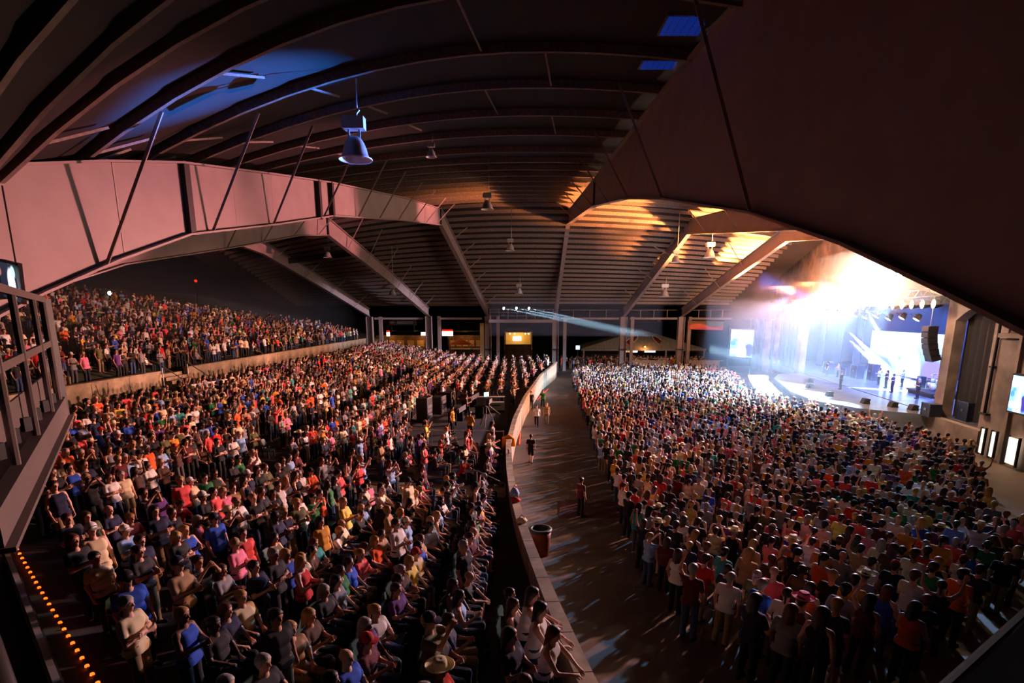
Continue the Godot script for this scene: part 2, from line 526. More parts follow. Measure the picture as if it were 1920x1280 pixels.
func build_frames() -> void:
	frame("tall dark girder beside the stage bay with a bare column at its far foot", [[6.65, -87.0, 8.3, 9.4], [6.6, -69.7, 19.0, 20.3], [6.6, -47.5, 17.1, 19.0], [6.6, -35.0, 15.25, 18.4], [6.6, -25.5, 13.45, 17.9], [6.6, -16.0, 11.3, 17.2], [6.6, -11.4, 9.96, 16.8], [6.6, -8.5, 8.92, 16.4], [6.6, -5.0, 7.6, 15.9]],
		[-74.0, -60.0, -47.5, -35.0, -25.5, -11.0], [[-47.5, 0.3]], [-62.0, -54.0, -47.5, -40.0, -33.0, -25.5, -16.0], -1.0)
	frame("deep pink lit girder nearest the balcony, with dark splice plates", [[-3.65, -87.0, 8.4, 9.6], [-5.9, -76.0, 13.6, 14.9], [-8.0, -66.0, 18.4, 20.1], [-9.2, -50.0, 16.4, 18.2], [-10.5, -34.3, 14.2, 16.0], [-11.2, -28.0, 12.8, 15.0], [-12.0, -21.7, 11.5, 13.95], [-12.6, -18.5, 10.3, 13.2], [-13.1, -16.0, 9.2, 12.5], [-13.4, -14.6, 8.5, 12.2], [-13.9, -12.5, 7.6, 11.8]],
		[-80.0, -76.0, -71.0, -62.0, -56.0, -50.0, -45.0, -40.0, -31.0, -28.0, -25.0, -19.0], [[-66.0, 0.3], [-34.3, 0.5], [-32.6, 0.5], [-21.9, 0.35]], [-84.0, -81.0, -78.0, -75.0, -72.0, -69.0, -63.0, -58.0, -53.0, -48.0, -43.0, -38.5, -33.0, -27.5, -23.0, -18.0], 1.0)
	frame("second pink lit girder in from the balcony, joined by a cross beam", [[-12.7, -87.0, 8.4, 9.6], [-16.0, -73.0, 13.0, 14.5], [-18.95, -60.5, 16.6, 18.3], [-19.7, -54.0, 15.7, 17.5], [-21.0, -43.8, 13.5, 15.4], [-22.0, -33.0, 11.4, 13.2], [-22.6, -29.0, 10.1, 12.2], [-23.2, -24.5, 8.6, 11.0]],
		[-82.0, -77.0, -73.0, -69.0, -65.0, -55.0, -51.0, -47.0, -43.0, -39.0], [[-60.5, 0.3]], [-84.0, -80.0, -76.0, -72.0, -68.0, -64.0, -58.0, -53.0, -48.0, -43.0], 1.0)
	frame("furthest girder over the lawn edge, half in shadow", [[-21.7, -87.0, 8.3, 9.5], [-25.0, -76.5, 12.0, 13.3], [-28.4, -66.5, 15.4, 16.9], [-29.2, -60.0, 16.0, 17.2]],
		[-82.0, -76.5, -71.0], [], [-83.0, -78.0, -73.0, -68.0, -62.0], 1.0)
	frame("girder one bay nearer the stage than the tall dark one", [[17.0, -87.0, 8.3, 9.5], [18.8, -77.0, 13.2, 14.6], [20.4, -68.0, 17.7, 19.3], [20.9, -54.0, 16.0, 18.2], [21.3, -40.0, 14.3, 17.4], [21.6, -30.0, 12.6, 16.5]],
		[-82.0, -77.0, -72.0, -61.0, -54.0, -47.0, -40.0], [], [-82.0, -77.0, -72.0, -62.0, -54.0], -1.0)
	frame("brightly rimmed girder closest to the stage opening", [[25.8, -87.0, 8.3, 9.5], [27.6, -75.0, 12.4, 13.8], [29.1, -62.0, 16.2, 17.8], [29.8, -50.0, 15.0, 17.2], [30.2, -40.0, 13.6, 16.4]],
		[-81.0, -75.0, -68.0, -56.0], [], [-82.0, -76.0, -70.0], -1.0)
	var dark := mat("dark_steel")
	var paint := mat("girder_paint")
	tag(obj("cross_beam", Shape.new().bar(Vector3(-16.6, 16.1, -70.6), Vector3(-27.0, 14.9, -70.6), 0.3, 0.5).bar(Vector3(-16.6, 16.4, -70.6), Vector3(-27.0, 15.2, -70.6), 0.5, 0.06), dark), "dark cross beam joining two pink girders over the lawn edge", "beam")
	# eave beam and the lattice guard on it
	for a in [[-21.0, -13.6, "eave beam between the lawn edge column and its neighbour"], [-11.0, -4.6, "eave beam above the orange tent"], [7.4, 16.3, "eave beam with guard rails over the dark gap beside the tent"], [18.0, 25.2, "eave beam with guard rails over the grey pitched tent"], [27.0, 33.5, "eave beam with guard rails above the painted banner"]]:
		var e := thing("eave_beam", a[2], "beam")
		obj("beam", B(Vector3((a[0] + a[1]) / 2, 8.05, -87.2), Vector3(a[1] - a[0], 0.3, 0.3)), paint, e)
		if a[0] > 0:
			obj("top_rail", B(Vector3((a[0] + a[1]) / 2, 9.3, -87.2), Vector3(a[1] - a[0], 0.07, 0.07)), paint, e)
			for k in 3:
				obj("post", B(Vector3(lerpf(a[0], a[1], 0.22 + 0.28 * k), 8.7, -87.2), Vector3(0.09, 1.2, 0.09)), paint, e)
# ---------------------------------------------------------------- stage
func ring_arch(s0: float, s1: float, spring: float, rise: float, n := 10) -> Array:
	var r := []
	for i in n + 1:
		var t := float(i) / n
		r.append(Vector2(lerpf(s0, s1, t), spring + rise * sin(PI * t)))
	return r

func screen_picture(w: int, h: int, back: Array, blobs: Array) -> ImageTexture:
	var im := Image.create(w, h, false, Image.FORMAT_RGB8)
	for y in h:
		for x in w:
			var t := float(y) / h
			var c: Color = back[0].lerp(back[1], t)
			var u := float(x) / w
			for b in blobs:
				var d := Vector2((u - b[0]) / b[2], (t - b[1]) / b[3]).length()
				if d < 1.0: c = c.lerp(b[4], clampf((1.0 - d) * 4.0, 0.0, 1.0))
			im.set_pixel(x, y, c)
	return ImageTexture.create_from_image(im)

func screen_mat(key: String, tex: Texture2D, energy: float) -> StandardMaterial3D:
	var m := mat(key, Color(0.02, 0.02, 0.02), 0.4)
	m.emission_enabled = true
	m.emission = Color.WHITE
	m.emission_operator = BaseMaterial3D.EMISSION_OP_MULTIPLY
	m.emission_texture = tex
	m.emission_energy_multiplier = energy
	return m

func panel(a: Vector3, b: Vector3, c: Vector3, d: Vector3) -> ArrayMesh:
	# a flat lit face with its own 0..1 texture square: upper left, upper right, lower right, lower left
	var st := SurfaceTool.new()
	st.begin(Mesh.PRIMITIVE_TRIANGLES)
	st.set_smooth_group(-1)
	for k in [[a, 0, 0], [b, 1, 0], [c, 1, 1], [a, 0, 0], [c, 1, 1], [d, 0, 1]]:
		st.set_uv(Vector2(k[1], k[2]))
		st.add_vertex(k[0])
	st.generate_normals()
	return st.commit()

func build_stage() -> void:
	var beige := mat("proscenium_paint", Color(0.66, 0.58, 0.52), 0.85, 0.0, noise_coarse, 0.25)
	var black := mat("black_drape", Color(0.035, 0.035, 0.04), 0.95, 0.0, noise_streak, 1.0)
	var steel := mat("truss_alloy", Color(0.55, 0.56, 0.58), 0.4, 0.7)
	var dark := mat("dark_steel")
	# proscenium
	var w := thing("wall_stage", "beige proscenium wall with one wide and two narrow arched openings", "", STAGE, "", "structure")
	var head := PackedVector2Array([Vector2(-2, 17.5), Vector2(-2, 8.6)])
	head.append_array(PackedVector2Array(ring_arch(-0.4, 10.2, 8.7, 0.9)))
	head.append_array(PackedVector2Array([Vector2(10.6, 9.7)]))
	head.append_array(PackedVector2Array(ring_arch(12.0, 43.6, 9.8, 1.7, 16)))
	head.append_array(PackedVector2Array(ring_arch(44.7, 49.0, 8.2, 0.85)))
	head.append_array(PackedVector2Array([Vector2(50.3, 8.2), Vector2(50.3, 17.5)]))
	obj("header", Shape.new().prism(head, Transform3D(), -0.7), beige, w)
	for c in [[-2.0, -0.4, 8.7], [10.2, 12.0, 9.8], [43.6, 44.7, 9.8], [49.0, 50.3, 8.3]]:
		obj("pilaster", B(Vector3((c[0] + c[1]) / 2, c[2] / 2, -0.35), Vector3(c[1] - c[0], c[2], 0.7)), beige, w)
	# walls beside the opening
	w = thing("wall_stage_far", "plain beige flank wall beyond the stage opening", "", STAGE, "", "structure")
	obj("wall_panel", B(Vector3(-5.4, 3.9, 0.6), Vector3(6.8, 7.8, 1.0)), beige, w)
	obj("wall_panel", B(Vector3(-11.6, 3.9, 0.2), Vector3(5.6, 7.8, 0.6)), beige, w)
	obj("coping", B(Vector3(-8.4, 7.9, 0.5), Vector3(12.8, 0.2, 1.4)), beige, w)
	w = thing("wall_stage_near", "plain beige flank wall with tall panels on the camera side of the stage", "", STAGE, "", "structure")
	for k in 4:
		obj("wall_panel", B(Vector3(51.6 + k * 2.6, 3.6, 0.3 + 0.1 * (k % 2)), Vector3(2.5, 7.2, 0.6)), beige, w)
		obj("pilaster", B(Vector3(52.9 + k * 2.6, 3.7, 0.7), Vector3(0.25, 7.4, 0.35)), beige, w)
	obj("upper_panel", B(Vector3(55.5, 9.6, -0.2), Vector3(10.0, 4.6, 0.4)), mat("dark_cladding", Color(0.3, 0.25, 0.22), 0.8), w)
	obj("cornice", B(Vector3(55.5, 7.4, 0.3), Vector3(10.2, 0.25, 1.0)), beige, w)
	var pipe := thing("downpipe", "dark downpipe running down the wall beside the stage", "pipe", STAGE)
	obj("pipe", Shape.new(true).tube([Vector3(50.7, 2.6, 0.74), Vector3(50.7, 8.3, 0.74)], 0.09), dark, pipe)
	obj("bracket", B(Vector3(50.7, 2.6, 0.74), Vector3(0.7, 0.12, 0.26)), dark, pipe)
	obj("bracket", B(Vector3(50.7, 5.5, 0.74), Vector3(0.3, 0.1, 0.26)), dark, pipe)
	# stage house
	w = thing("wall_stage_house", "black draped walls and ceiling round the stage", "", STAGE, "", "structure")
	obj("backdrop", B(Vector3(20, 6, -15), Vector3(62, 13, 0.3)), black, w)
	obj("side_drape", B(Vector3(-9, 6, -8), Vector3(0.3, 13, 14)), black, w)
	obj("side_drape", B(Vector3(50, 6, -8), Vector3(0.3, 13, 14)), black, w)
	obj("ceiling_panel", B(Vector3(20, 12.4, -8), Vector3(62, 0.3, 14)), black, w)
	for k in 4:
		var leg := thing("leg_drape", "tall dark hanging stage drape in the far wing", "drape", STAGE, "far wing drapes")
		var s := Shape.new(true)
		for i in 16:
			var a := Vector3(-2.0 + k * 2.6 + i * 0.15, 0, -4.4 - k * 1.4 + 0.12 * sin(i * 1.6))
			var b := Vector3(-2.0 + k * 2.6 + (i + 1) * 0.15, 0, -4.4 - k * 1.4 + 0.12 * sin((i + 1) * 1.6))
			s.quad(a + Vector3(0, 1.4, 0), b + Vector3(0, 1.4, 0), b + Vector3(0, 10.5, 0), a + Vector3(0, 10.5, 0))
		obj("cloth", s, mat("blue_drape", Color(0.1, 0.12, 0.2), 0.9), leg)
	for a in [[-0.3, 10.1, "far"], [44.4, 49.2, "near"]]:
		var leg := thing("wing_curtain", "black gauze curtain closing the narrow arch at the " + ("far" if a[2] == "far" else "camera") + " side of the stage", "curtain", STAGE)
		var s := Shape.new(true)
		var n := 30
		for i in n:
			var a0 := Vector3(lerpf(a[0], a[1], float(i) / n), 1.42, -0.95 + 0.1 * sin(i * 1.3))
			var b0 := Vector3(lerpf(a[0], a[1], float(i + 1) / n), 1.4, -0.95 + 0.1 * sin((i + 1) * 1.3))
			s.quad(a0, b0, b0 + Vector3(0, 7.6, 0), a0 + Vector3(0, 7.6, 0))
		obj("cloth", s, mat("black_gauze", Color(0.16, 0.14, 0.13), 0.9), leg)
	# decks
	var deck := mat("stage_deck", Color(0.5, 0.52, 0.55), 0.28, 0.0, noise_coarse, 0.3)
	var fl := thing("floor_stage", "glossy grey stage floor with a pale apron in front", "", STAGE, "", "structure")
	for i in 13:
		for j in 4:
			obj("deck_panel", B(Vector3(-6.0 + i * 4.5, 0.95, -12.8 + j * 3.6), Vector3(4.47, 0.9, 3.57)), deck, fl)
	obj("apron", Shape.new().prism(PackedVector2Array([Vector2(13, 0), Vector2(15, 3.2), Vector2(20, 5.0), Vector2(32, 6.6), Vector2(38, 6.4), Vector2(42, 4.2), Vector2(44.5, 0)]), Transform3D(Basis(Vector3.RIGHT, Vector3.BACK, Vector3.DOWN), Vector3(0, 1.4, 0.0)), 1.3), deck, fl)
	obj("fascia", B(Vector3(47.0, 0.7, 0.3), Vector3(6.2, 1.4, 0.5)), beige, fl)
	# white runway in front of the apron
	var run := thing("runway", "white runway platform reaching out in front of the stage apron", "platform", STAGE)
	obj("deck", Shape.new().prism(PackedVector2Array([Vector2(14, 4.6), Vector2(14, 6.6), Vector2(20, 7.7), Vector2(30, 9.3), Vector2(36, 9.4), Vector2(36.5, 8.3), Vector2(32, 7.4), Vector2(20, 5.6), Vector2(15, 4.3)]), Transform3D(Basis(Vector3.RIGHT, Vector3.BACK, Vector3.DOWN), Vector3(0, 1.15, 0)), 0.2), mat("white_deck", Color(0.86, 0.86, 0.86), 0.5), run)
	for i in 6:
		obj("leg", B(Vector3(15 + i * 4.0, 0.5, 5.9 + i * 0.5), Vector3(0.12, 1.0, 0.12)), dark, run)
	# video wall at the back
	var tex := screen_picture(160, 72, [Color(0.75, 0.9, 1.0), Color(0.35, 0.45, 0.95)], [[0.3, 0.35, 0.3, 0.3, Color(0.9, 0.97, 1.0)], [0.62, 0.9, 0.16, 0.6, Color(1, 1, 1)], [0.62, 0.35, 0.07, 0.22, Color(1, 1, 1)], [0.1, 0.85, 0.1, 0.3, Color(0.5, 0.75, 1.0)], [0.9, 0.8, 0.14, 0.3, Color(0.5, 0.45, 1.0)]])
	var scr := thing("video_screen", "wide pale blue video screen at the back of the stage", "screen", STAGE)
	obj("cabinet", B(Vector3(15.6, 4.0, -10.3), Vector3(17.6, 5.4, 0.4)), dark, scr)
	obj("screen_face", panel(Vector3(7.0, 6.6, -10.08), Vector3(24.2, 6.6, -10.08), Vector3(24.2, 1.6, -10.08), Vector3(7.0, 1.6, -10.08)), screen_mat("video_screen_light", tex, 2.4), scr)
	var al := AreaLight3D.new()
	al.name = "video_screen_glow"
	al.area_size = Vector2(17, 5)
	al.light_color = Color(0.7, 0.85, 1.0)
	al.light_energy = 60.0
	al.shadow_enabled = true
	add_child(al)
	al.look_at_from_position(sp(15.6, 4.0, -9.9), sp(15.6, 4.0, 0.0))
	# side screen towards the house
	var tex2 := screen_picture(64, 72, [Color(0.75, 0.95, 1.0), Color(0.45, 0.7, 1.0)], [[0.25, 0.2, 0.35, 0.12, Color(0.95, 1, 1)], [0.78, 0.25, 0.35, 0.2, Color(1, 1, 1)], [0.84, 0.72, 0.24, 0.26, Color(0.18, 0.16, 0.62)], [0.5, 0.45, 0.12, 0.16, Color(1, 1, 1)], [0.5, 0.85, 0.26, 0.42, Color(1, 1, 1)], [0.38, 0.7, 0.08, 0.25, Color(0.95, 1, 1)], [0.12, 0.5, 0.14, 0.1, Color(0.3, 0.6, 0.95)], [0.2, 0.38, 0.12, 0.06, Color(0.35, 0.65, 0.95)], [0.15, 0.8, 0.2, 0.12, Color(0.85, 1.0, 0.97)]])
	scr = thing("side_screen", "tall bright video screen on posts before the far flank wall", "screen")
	obj("cabinet", B(Vector3(30.4, 4.9, -75.2), Vector3(3.3, 3.9, 0.3)), dark, scr)
	obj("screen_face", panel(Vector3(28.9, 6.75, -75.0), Vector3(31.9, 6.6, -75.0), Vector3(31.9, 3.0, -75.0), Vector3(28.9, 3.25, -75.0)), screen_mat("side_screen_light", tex2, 1.7), scr)
	for x in [28.8, 32.0]:
		obj("post", B(Vector3(x, 3.6, -75.3), Vector3(0.22, 7.2, 0.22)), dark, scr)
	scr = thing("flank_screen", "slim bright video screen on the near flank wall", "screen", STAGE)
	obj("cabinet", B(Vector3(54.4, 4.3, 1.25), Vector3(1.6, 2.2, 0.25)), dark, scr)
	obj("screen_face", panel(Vector3(53.7, 5.3, 1.39), Vector3(55.1, 5.3, 1.39), Vector3(55.1, 3.3, 1.39), Vector3(53.7, 3.3, 1.39)), screen_mat("side_screen_light", tex2, 1.7), scr)
	# lit doorways low in the near flank wall
	for a in [[51.3, 0.3], [52.3, 0.35], [54.0, 0.8]]:
		var d := thing("lit_doorway", "bright slot doorway at the foot of the near flank wall", "doorway", STAGE, "lit doorways by the stage")
		obj("lit_panel", B(Vector3(a[0], 1.0, 0.95), Vector3(a[1], 1.5, 0.06)), glow("doorway_light", Color(1.0, 0.97, 0.9), 1.1), d)
		obj("door_frame", B(Vector3(a[0] - a[1] / 2 - 0.06, 1.0, 0.95), Vector3(0.1, 1.7, 0.12)).box(Vector3(a[0] + a[1] / 2 + 0.06, 1.0, 0.95), Vector3(0.1, 1.7, 0.12)), dark, d)
	# painted banner hung from the eave
	var tex3 := screen_picture(96, 28, [Color(0.45, 0.4, 0.3), Color(0.75, 0.3, 0.25)], [[0.3, 0.7, 0.3, 0.5, Color(0.9, 0.45, 0.3)], [0.75, 0.25, 0.3, 0.4, Color(0.35, 0.4, 0.3)], [0.55, 0.9, 0.4, 0.3, Color(0.85, 0.35, 0.45)]])
	var bn := thing("banner", "long painted banner in reds and olive under the eave beam", "banner")
	var bm := mat("banner_print", Color(1, 1, 1), 0.8)
	bm.albedo_texture = tex3
	obj("cloth", panel(Vector3(26.8, 7.7, -86.9), Vector3(32.2, 7.6, -86.9), Vector3(32.2, 6.3, -86.9), Vector3(26.8, 6.45, -86.9)), bm, bn)
	obj("batten", B(Vector3(29.5, 7.72, -86.95), Vector3(5.6, 0.08, 0.08)), dark, bn)
	build_truss(steel, dark)
	build_band_gear(dark)

func build_truss(steel: Material, dark: Material) -> void:
	var t := thing("lighting_truss", "long alloy box truss hung across the stage opening", "truss", STAGE)
	for y in [9.9, 10.4]:
		for d in [1.0, 1.5]:
			obj("chord", Shape.new(true).tube([Vector3(10.5, y, d), Vector3(46.5, y, d)], 0.035, 6), steel, t)
	var s := 10.6
	while s < 45.6:
		obj("lacing", Shape.new(true).tube([Vector3(s, 9.9, 1.5), Vector3(s + 0.6, 10.4, 1.5), Vector3(s + 1.2, 9.9, 1.5)], 0.02, 5), steel, t)
		s += 1.2
	var lamp := func(called: String, label: String, at: Transform3D, lens: Material, r: float, group: String):
		var l := thing(called, label, "stage light", at, group)
		obj("housing", Shape.new(true).lathe([Vector2(0, -0.3), Vector2(r * 0.6, -0.28), Vector2(r * 0.8, -0.1), Vector2(r, 0.25), Vector2(r * 0.94, 0.25), Vector2(r * 0.9, 0.2)], 14, Transform3D(Basis(Vector3.RIGHT, PI / 2), Vector3.ZERO)), dark, l)
		obj("lens", Shape.new(true).lathe([Vector2(r * 0.92, 0.2), Vector2(r * 0.6, 0.235), Vector2(0, 0.25)], 14, Transform3D(Basis(Vector3.RIGHT, PI / 2), Vector3.ZERO)), lens, l)
		obj("yoke", Shape.new().tube([Vector3(-r - 0.04, 0, 0), Vector3(-r - 0.04, r + 0.22, 0), Vector3(r + 0.04, r + 0.22, 0), Vector3(r + 0.04, 0, 0)], 0.025, 6), dark, l)
		return l
	var lit := glow("lamp_lens_warm", Color(1.0, 0.86, 0.66), 60.0)
	var white := glow("lamp_lens_white", Color(0.9, 0.95, 1.0), 40.0)
	for a in [13.6, 15.0, 18.6, 20.0, 26.0, 27.4, 31.4, 33.0, 37.0, 38.5, 40.0, 41.5, 43.0, 44.5]:
		lamp.call("blinder_lamp", "glaring warm lamp on the stage truss facing the audience", Transform3D(STAGE.basis, sp(a, 9.35, 1.25)), lit, 0.34, "blinders on the stage truss")
	for a in [[17.0, 9.2, -1.0], [19.5, 9.0, -1.0], [22.0, 8.9, -1.0], [24.5, 8.7, -1.2], [27.0, 8.5, -1.2], [29.5, 8.6, -1.2], [32.0, 8.4, -1.2], [34.5, 8.5, -1.2], [37.0, 8.4, -1.2]]:
		lamp.call("moving_head", "dark moving head lamp hung under the stage truss", Transform3D(STAGE.basis * Basis(Vector3.RIGHT, 1.0), sp(a[0], a[1], a[2])), white, 0.3, "moving heads under the truss")
	var bar := thing("added_lamp_bar", "short dark added lamp bar hung out over the near end of the stage apron", "truss", STAGE)  # bar and floods added as the fixture for lamps brightening the stage wall
	for y in [11.9, 12.25]:
		obj("chord", Shape.new(true).tube([Vector3(44.0, y, 5.5), Vector3(50.5, y, 5.5)], 0.035, 6), steel, bar)
	for i in 6:
		obj("lacing", Shape.new(true).tube([Vector3(44.1 + i, 11.9, 5.5), Vector3(44.6 + i, 12.25, 5.5), Vector3(45.1 + i, 11.9, 5.5)], 0.02, 5), steel, bar)
	for x in [44.3, 50.2]:
		obj("hanger", Shape.new().tube([Vector3(x, 12.25, 5.5), Vector3(x, 16.5, 5.5)], 0.025, 5), dark, bar)
	for a in [44.8, 46.1, 47.4, 48.7, 50.0]:
		lamp.call("added_bar_flood", "glaring white lamp added on the short lamp bar", Transform3D(STAGE.basis, sp(a, 11.2, 5.5)), lit, 0.42, "added floods on the lamp bar")
	var rear := thing("rear_truss", "dark rear truss carrying the moving heads", "truss", STAGE)
	for y in [9.5, 9.9]:
		obj("chord", Shape.new(true).tube([Vector3(12.4, y, -1.2), Vector3(43.4, y, -1.2)], 0.035, 6), dark, rear)
	s = 12.6
	while s < 43.0:
		obj("lacing", Shape.new(true).tube([Vector3(s, 9.5, -1.2), Vector3(s + 0.6, 9.9, -1.2), Vector3(s + 1.2, 9.5, -1.2)], 0.02, 5), dark, rear)
		s += 1.2
	# white shafts from low movers in the far wing
	for a in [[13.5, 5.6, 21.5, 1.9], [13.0, 6.6, 23.0, 1.9], [17.0, 9.3, 25.0, 1.9]]:
		spot_at("shaft_mover", sp(a[0], a[1], -5.0), sp(a[2], a[3], -6.5), 3.2, Color(0.85, 0.93, 1.0), 60000.0, 0.05, 0.1)
	# line array
	var la := thing("line_array", "curved column of dark loudspeaker boxes hung by the stage pillar", "loudspeaker", STAGE)
	for k in 6:
		if k == 0: obj("chain", B(Vector3(43.4, 8.85, 0.9), Vector3(0.05, 2.1, 0.05)), steel_of(), la)
		obj("speaker_box", B(Vector3(43.4 - 0.02 * k, 7.6 - k * 0.42, 0.9 - 0.02 * k * k), Vector3(1.0, 0.4, 0.6), Basis(Vector3.RIGHT, 0.06 * k)), dark, la)
		obj("grille", B(Vector3(43.4 - 0.02 * k, 7.6 - k * 0.42, 1.22 - 0.02 * k * k), Vector3(0.9, 0.32, 0.03), Basis(Vector3.RIGHT, 0.06 * k)), mat("speaker_grille", Color(0.16, 0.16, 0.17), 0.6, 0.3), la)

func build_band_gear(dark: Material) -> void:
	var case_skin := mat("case_skin", Color(0.12, 0.16, 0.24), 0.5)
	var alloy := mat("truss_alloy")
	var k := 0
	for a in [[13.6, -3.0, 1.6, 1.3], [16.0, -4.2, 1.4, 1.0], [18.4, -4.4, 1.7, 1.5], [20.2, -5.4, 1.2, 1.8], [46.2, -0.9, 1.2, 1.3], [44.6, 0.6, 1.1, 0.9]]:
		var c := thing("road_case", ["low alloy edged road case just inside the far pilaster", "small road case behind the far pilaster", "road case with round badge in the far wing", "tall narrow road case in the far wing", "dark case in the near arch", "squat dark case at the foot of the near pilaster"][k], "case", STAGE)
		k += 1
		obj("body", B(Vector3(a[0], 1.4 + a[3] / 2, a[1]), Vector3(a[2], a[3], 0.8)), case_skin, c)
		for sx in [-0.5, 0.5]:
			for sy in [0.0, 1.0]:
				obj("edging", B(Vector3(a[0] + sx * a[2], 1.4 + sy * a[3], a[1] + 0.4), Vector3(0.08, 0.08, 0.08)).box(Vector3(a[0], 1.4 + sy * a[3], a[1] + 0.4), Vector3(a[2], 0.06, 0.06)).box(Vector3(a[0] + sx * a[2], 1.4 + a[3] / 2, a[1] + 0.4), Vector3(0.06, a[3], 0.06)), alloy, c)
		obj("latch", B(Vector3(a[0], 1.4 + a[3] * 0.55, a[1] + 0.42), Vector3(0.3, 0.16, 0.05)), alloy, c)
	# drum riser with kit
	var r := thing("drum_riser", "low carpeted riser in front of the video screen", "riser", STAGE)
	obj("deck", B(Vector3(33.0, 1.75, -5.6), Vector3(4.4, 0.14, 3.2)), dark, r)
	obj("skirt", B(Vector3(33.0, 1.53, -5.6), Vector3(4.2, 0.3, 3.0)), mat("black_drape"), r)
	var kit := thing("drum_kit", "drum kit with pale shells and brass cymbals on the riser", "drums", STAGE)
	var shell := mat("drum_shell", Color(0.75, 0.78, 0.85), 0.3)
	var brass := mat("brass", Color(0.8, 0.62, 0.25), 0.3, 0.9)
	obj("bass_drum", Shape.new(true).lathe([Vector2(0, -0.2), Vector2(0.36, -0.2), Vector2(0.36, 0.2), Vector2(0, 0.2)], 18, Transform3D(Basis(Vector3.RIGHT, PI / 2), Vector3(33.0, 2.2, -5.2))), shell, kit)
	for a in [[32.55, 2.75, 0.18], [33.35, 2.75, 0.18], [34.0, 2.3, 0.24], [32.1, 2.35, 0.2]]:
		obj("drum", Shape.new(true).lathe([Vector2(0, -0.15), Vector2(a[2], -0.15), Vector2(a[2], 0.15), Vector2(0, 0.15)], 14, Transform3D(Basis(), Vector3(a[0], a[1], -5.3))), shell, kit)
	for a in [[31.9, 3.2], [34.2, 3.25], [33.0, 3.4]]:
		obj("cymbal", Shape.new(true).lathe([Vector2(0, 0.03), Vector2(0.28, 0), Vector2(0.28, -0.01), Vector2(0, 0.02)], 16, Transform3D(Basis(Vector3.RIGHT, 0.2), Vector3(a[0], a[1], -5.6))), brass, kit)
		obj("stand", Shape.new().tube([Vector3(a[0], 1.8, -5.6), Vector3(a[0], a[1], -5.6)], 0.02, 5), alloy, kit)
	# amplifiers and floor monitors
	for a in [[27.5, -6.8], [29.2, -6.9], [36.4, -6.4], [38.0, -6.0]]:
		var am := thing("amplifier", "black guitar amplifier standing behind the players", "amplifier", STAGE, "amplifiers on stage")
		obj("cabinet", B(Vector3(a[0], 2.0, a[1]), Vector3(0.8, 1.2, 0.5)), dark, am)
		obj("grille", B(Vector3(a[0], 1.9, a[1] + 0.26), Vector3(0.7, 0.8, 0.03)), mat("speaker_grille"), am)
		obj("control_panel", B(Vector3(a[0], 2.45, a[1] + 0.26), Vector3(0.7, 0.16, 0.03)), alloy, am)
	for a in [[24.0, 2.6], [29.0, 4.2], [35.0, 4.4], [39.0, 3.0], [40.6, 1.6], [42.0, 0.8]]:
		var mo := thing("floor_monitor", "dark wedge monitor on the stage apron", "loudspeaker", STAGE, "wedge monitors")
		obj("wedge", Shape.new().prism(PackedVector2Array([Vector2(0, 0), Vector2(0.55, 0), Vector2(0.4, 0.42), Vector2(0.12, 0.42)]), Transform3D(Basis(Vector3.BACK, Vector3.UP, Vector3.LEFT), Vector3(a[0] + 0.35, 1.4, a[1] - 0.5)), 0.7), dark, mo)
		obj("grille", B(Vector3(a[0], 1.62, a[1] - 0.46), Vector3(0.6, 0.34, 0.03), Basis(Vector3.RIGHT, -0.3)), mat("speaker_grille"), mo)

func steel_of() -> Material:
	return mat("truss_alloy")
# ---------------------------------------------------------------- beyond the far columns
func logo_ring(s: Shape, c: Vector3, u: Vector3, v: Vector3, a: float, b: float, w: float) -> Shape:
	for i in 24:
		var t0 := TAU * i / 24.0
		var t1 := TAU * (i + 1) / 24.0
		s.quad(c + u * cos(t0) * a + v * sin(t0) * b, c + u * cos(t1) * a + v * sin(t1) * b, c + u * cos(t1) * (a - w) + v * sin(t1) * (b - w), c + u * cos(t0) * (a - w) + v * sin(t0) * (b - w))
	return s

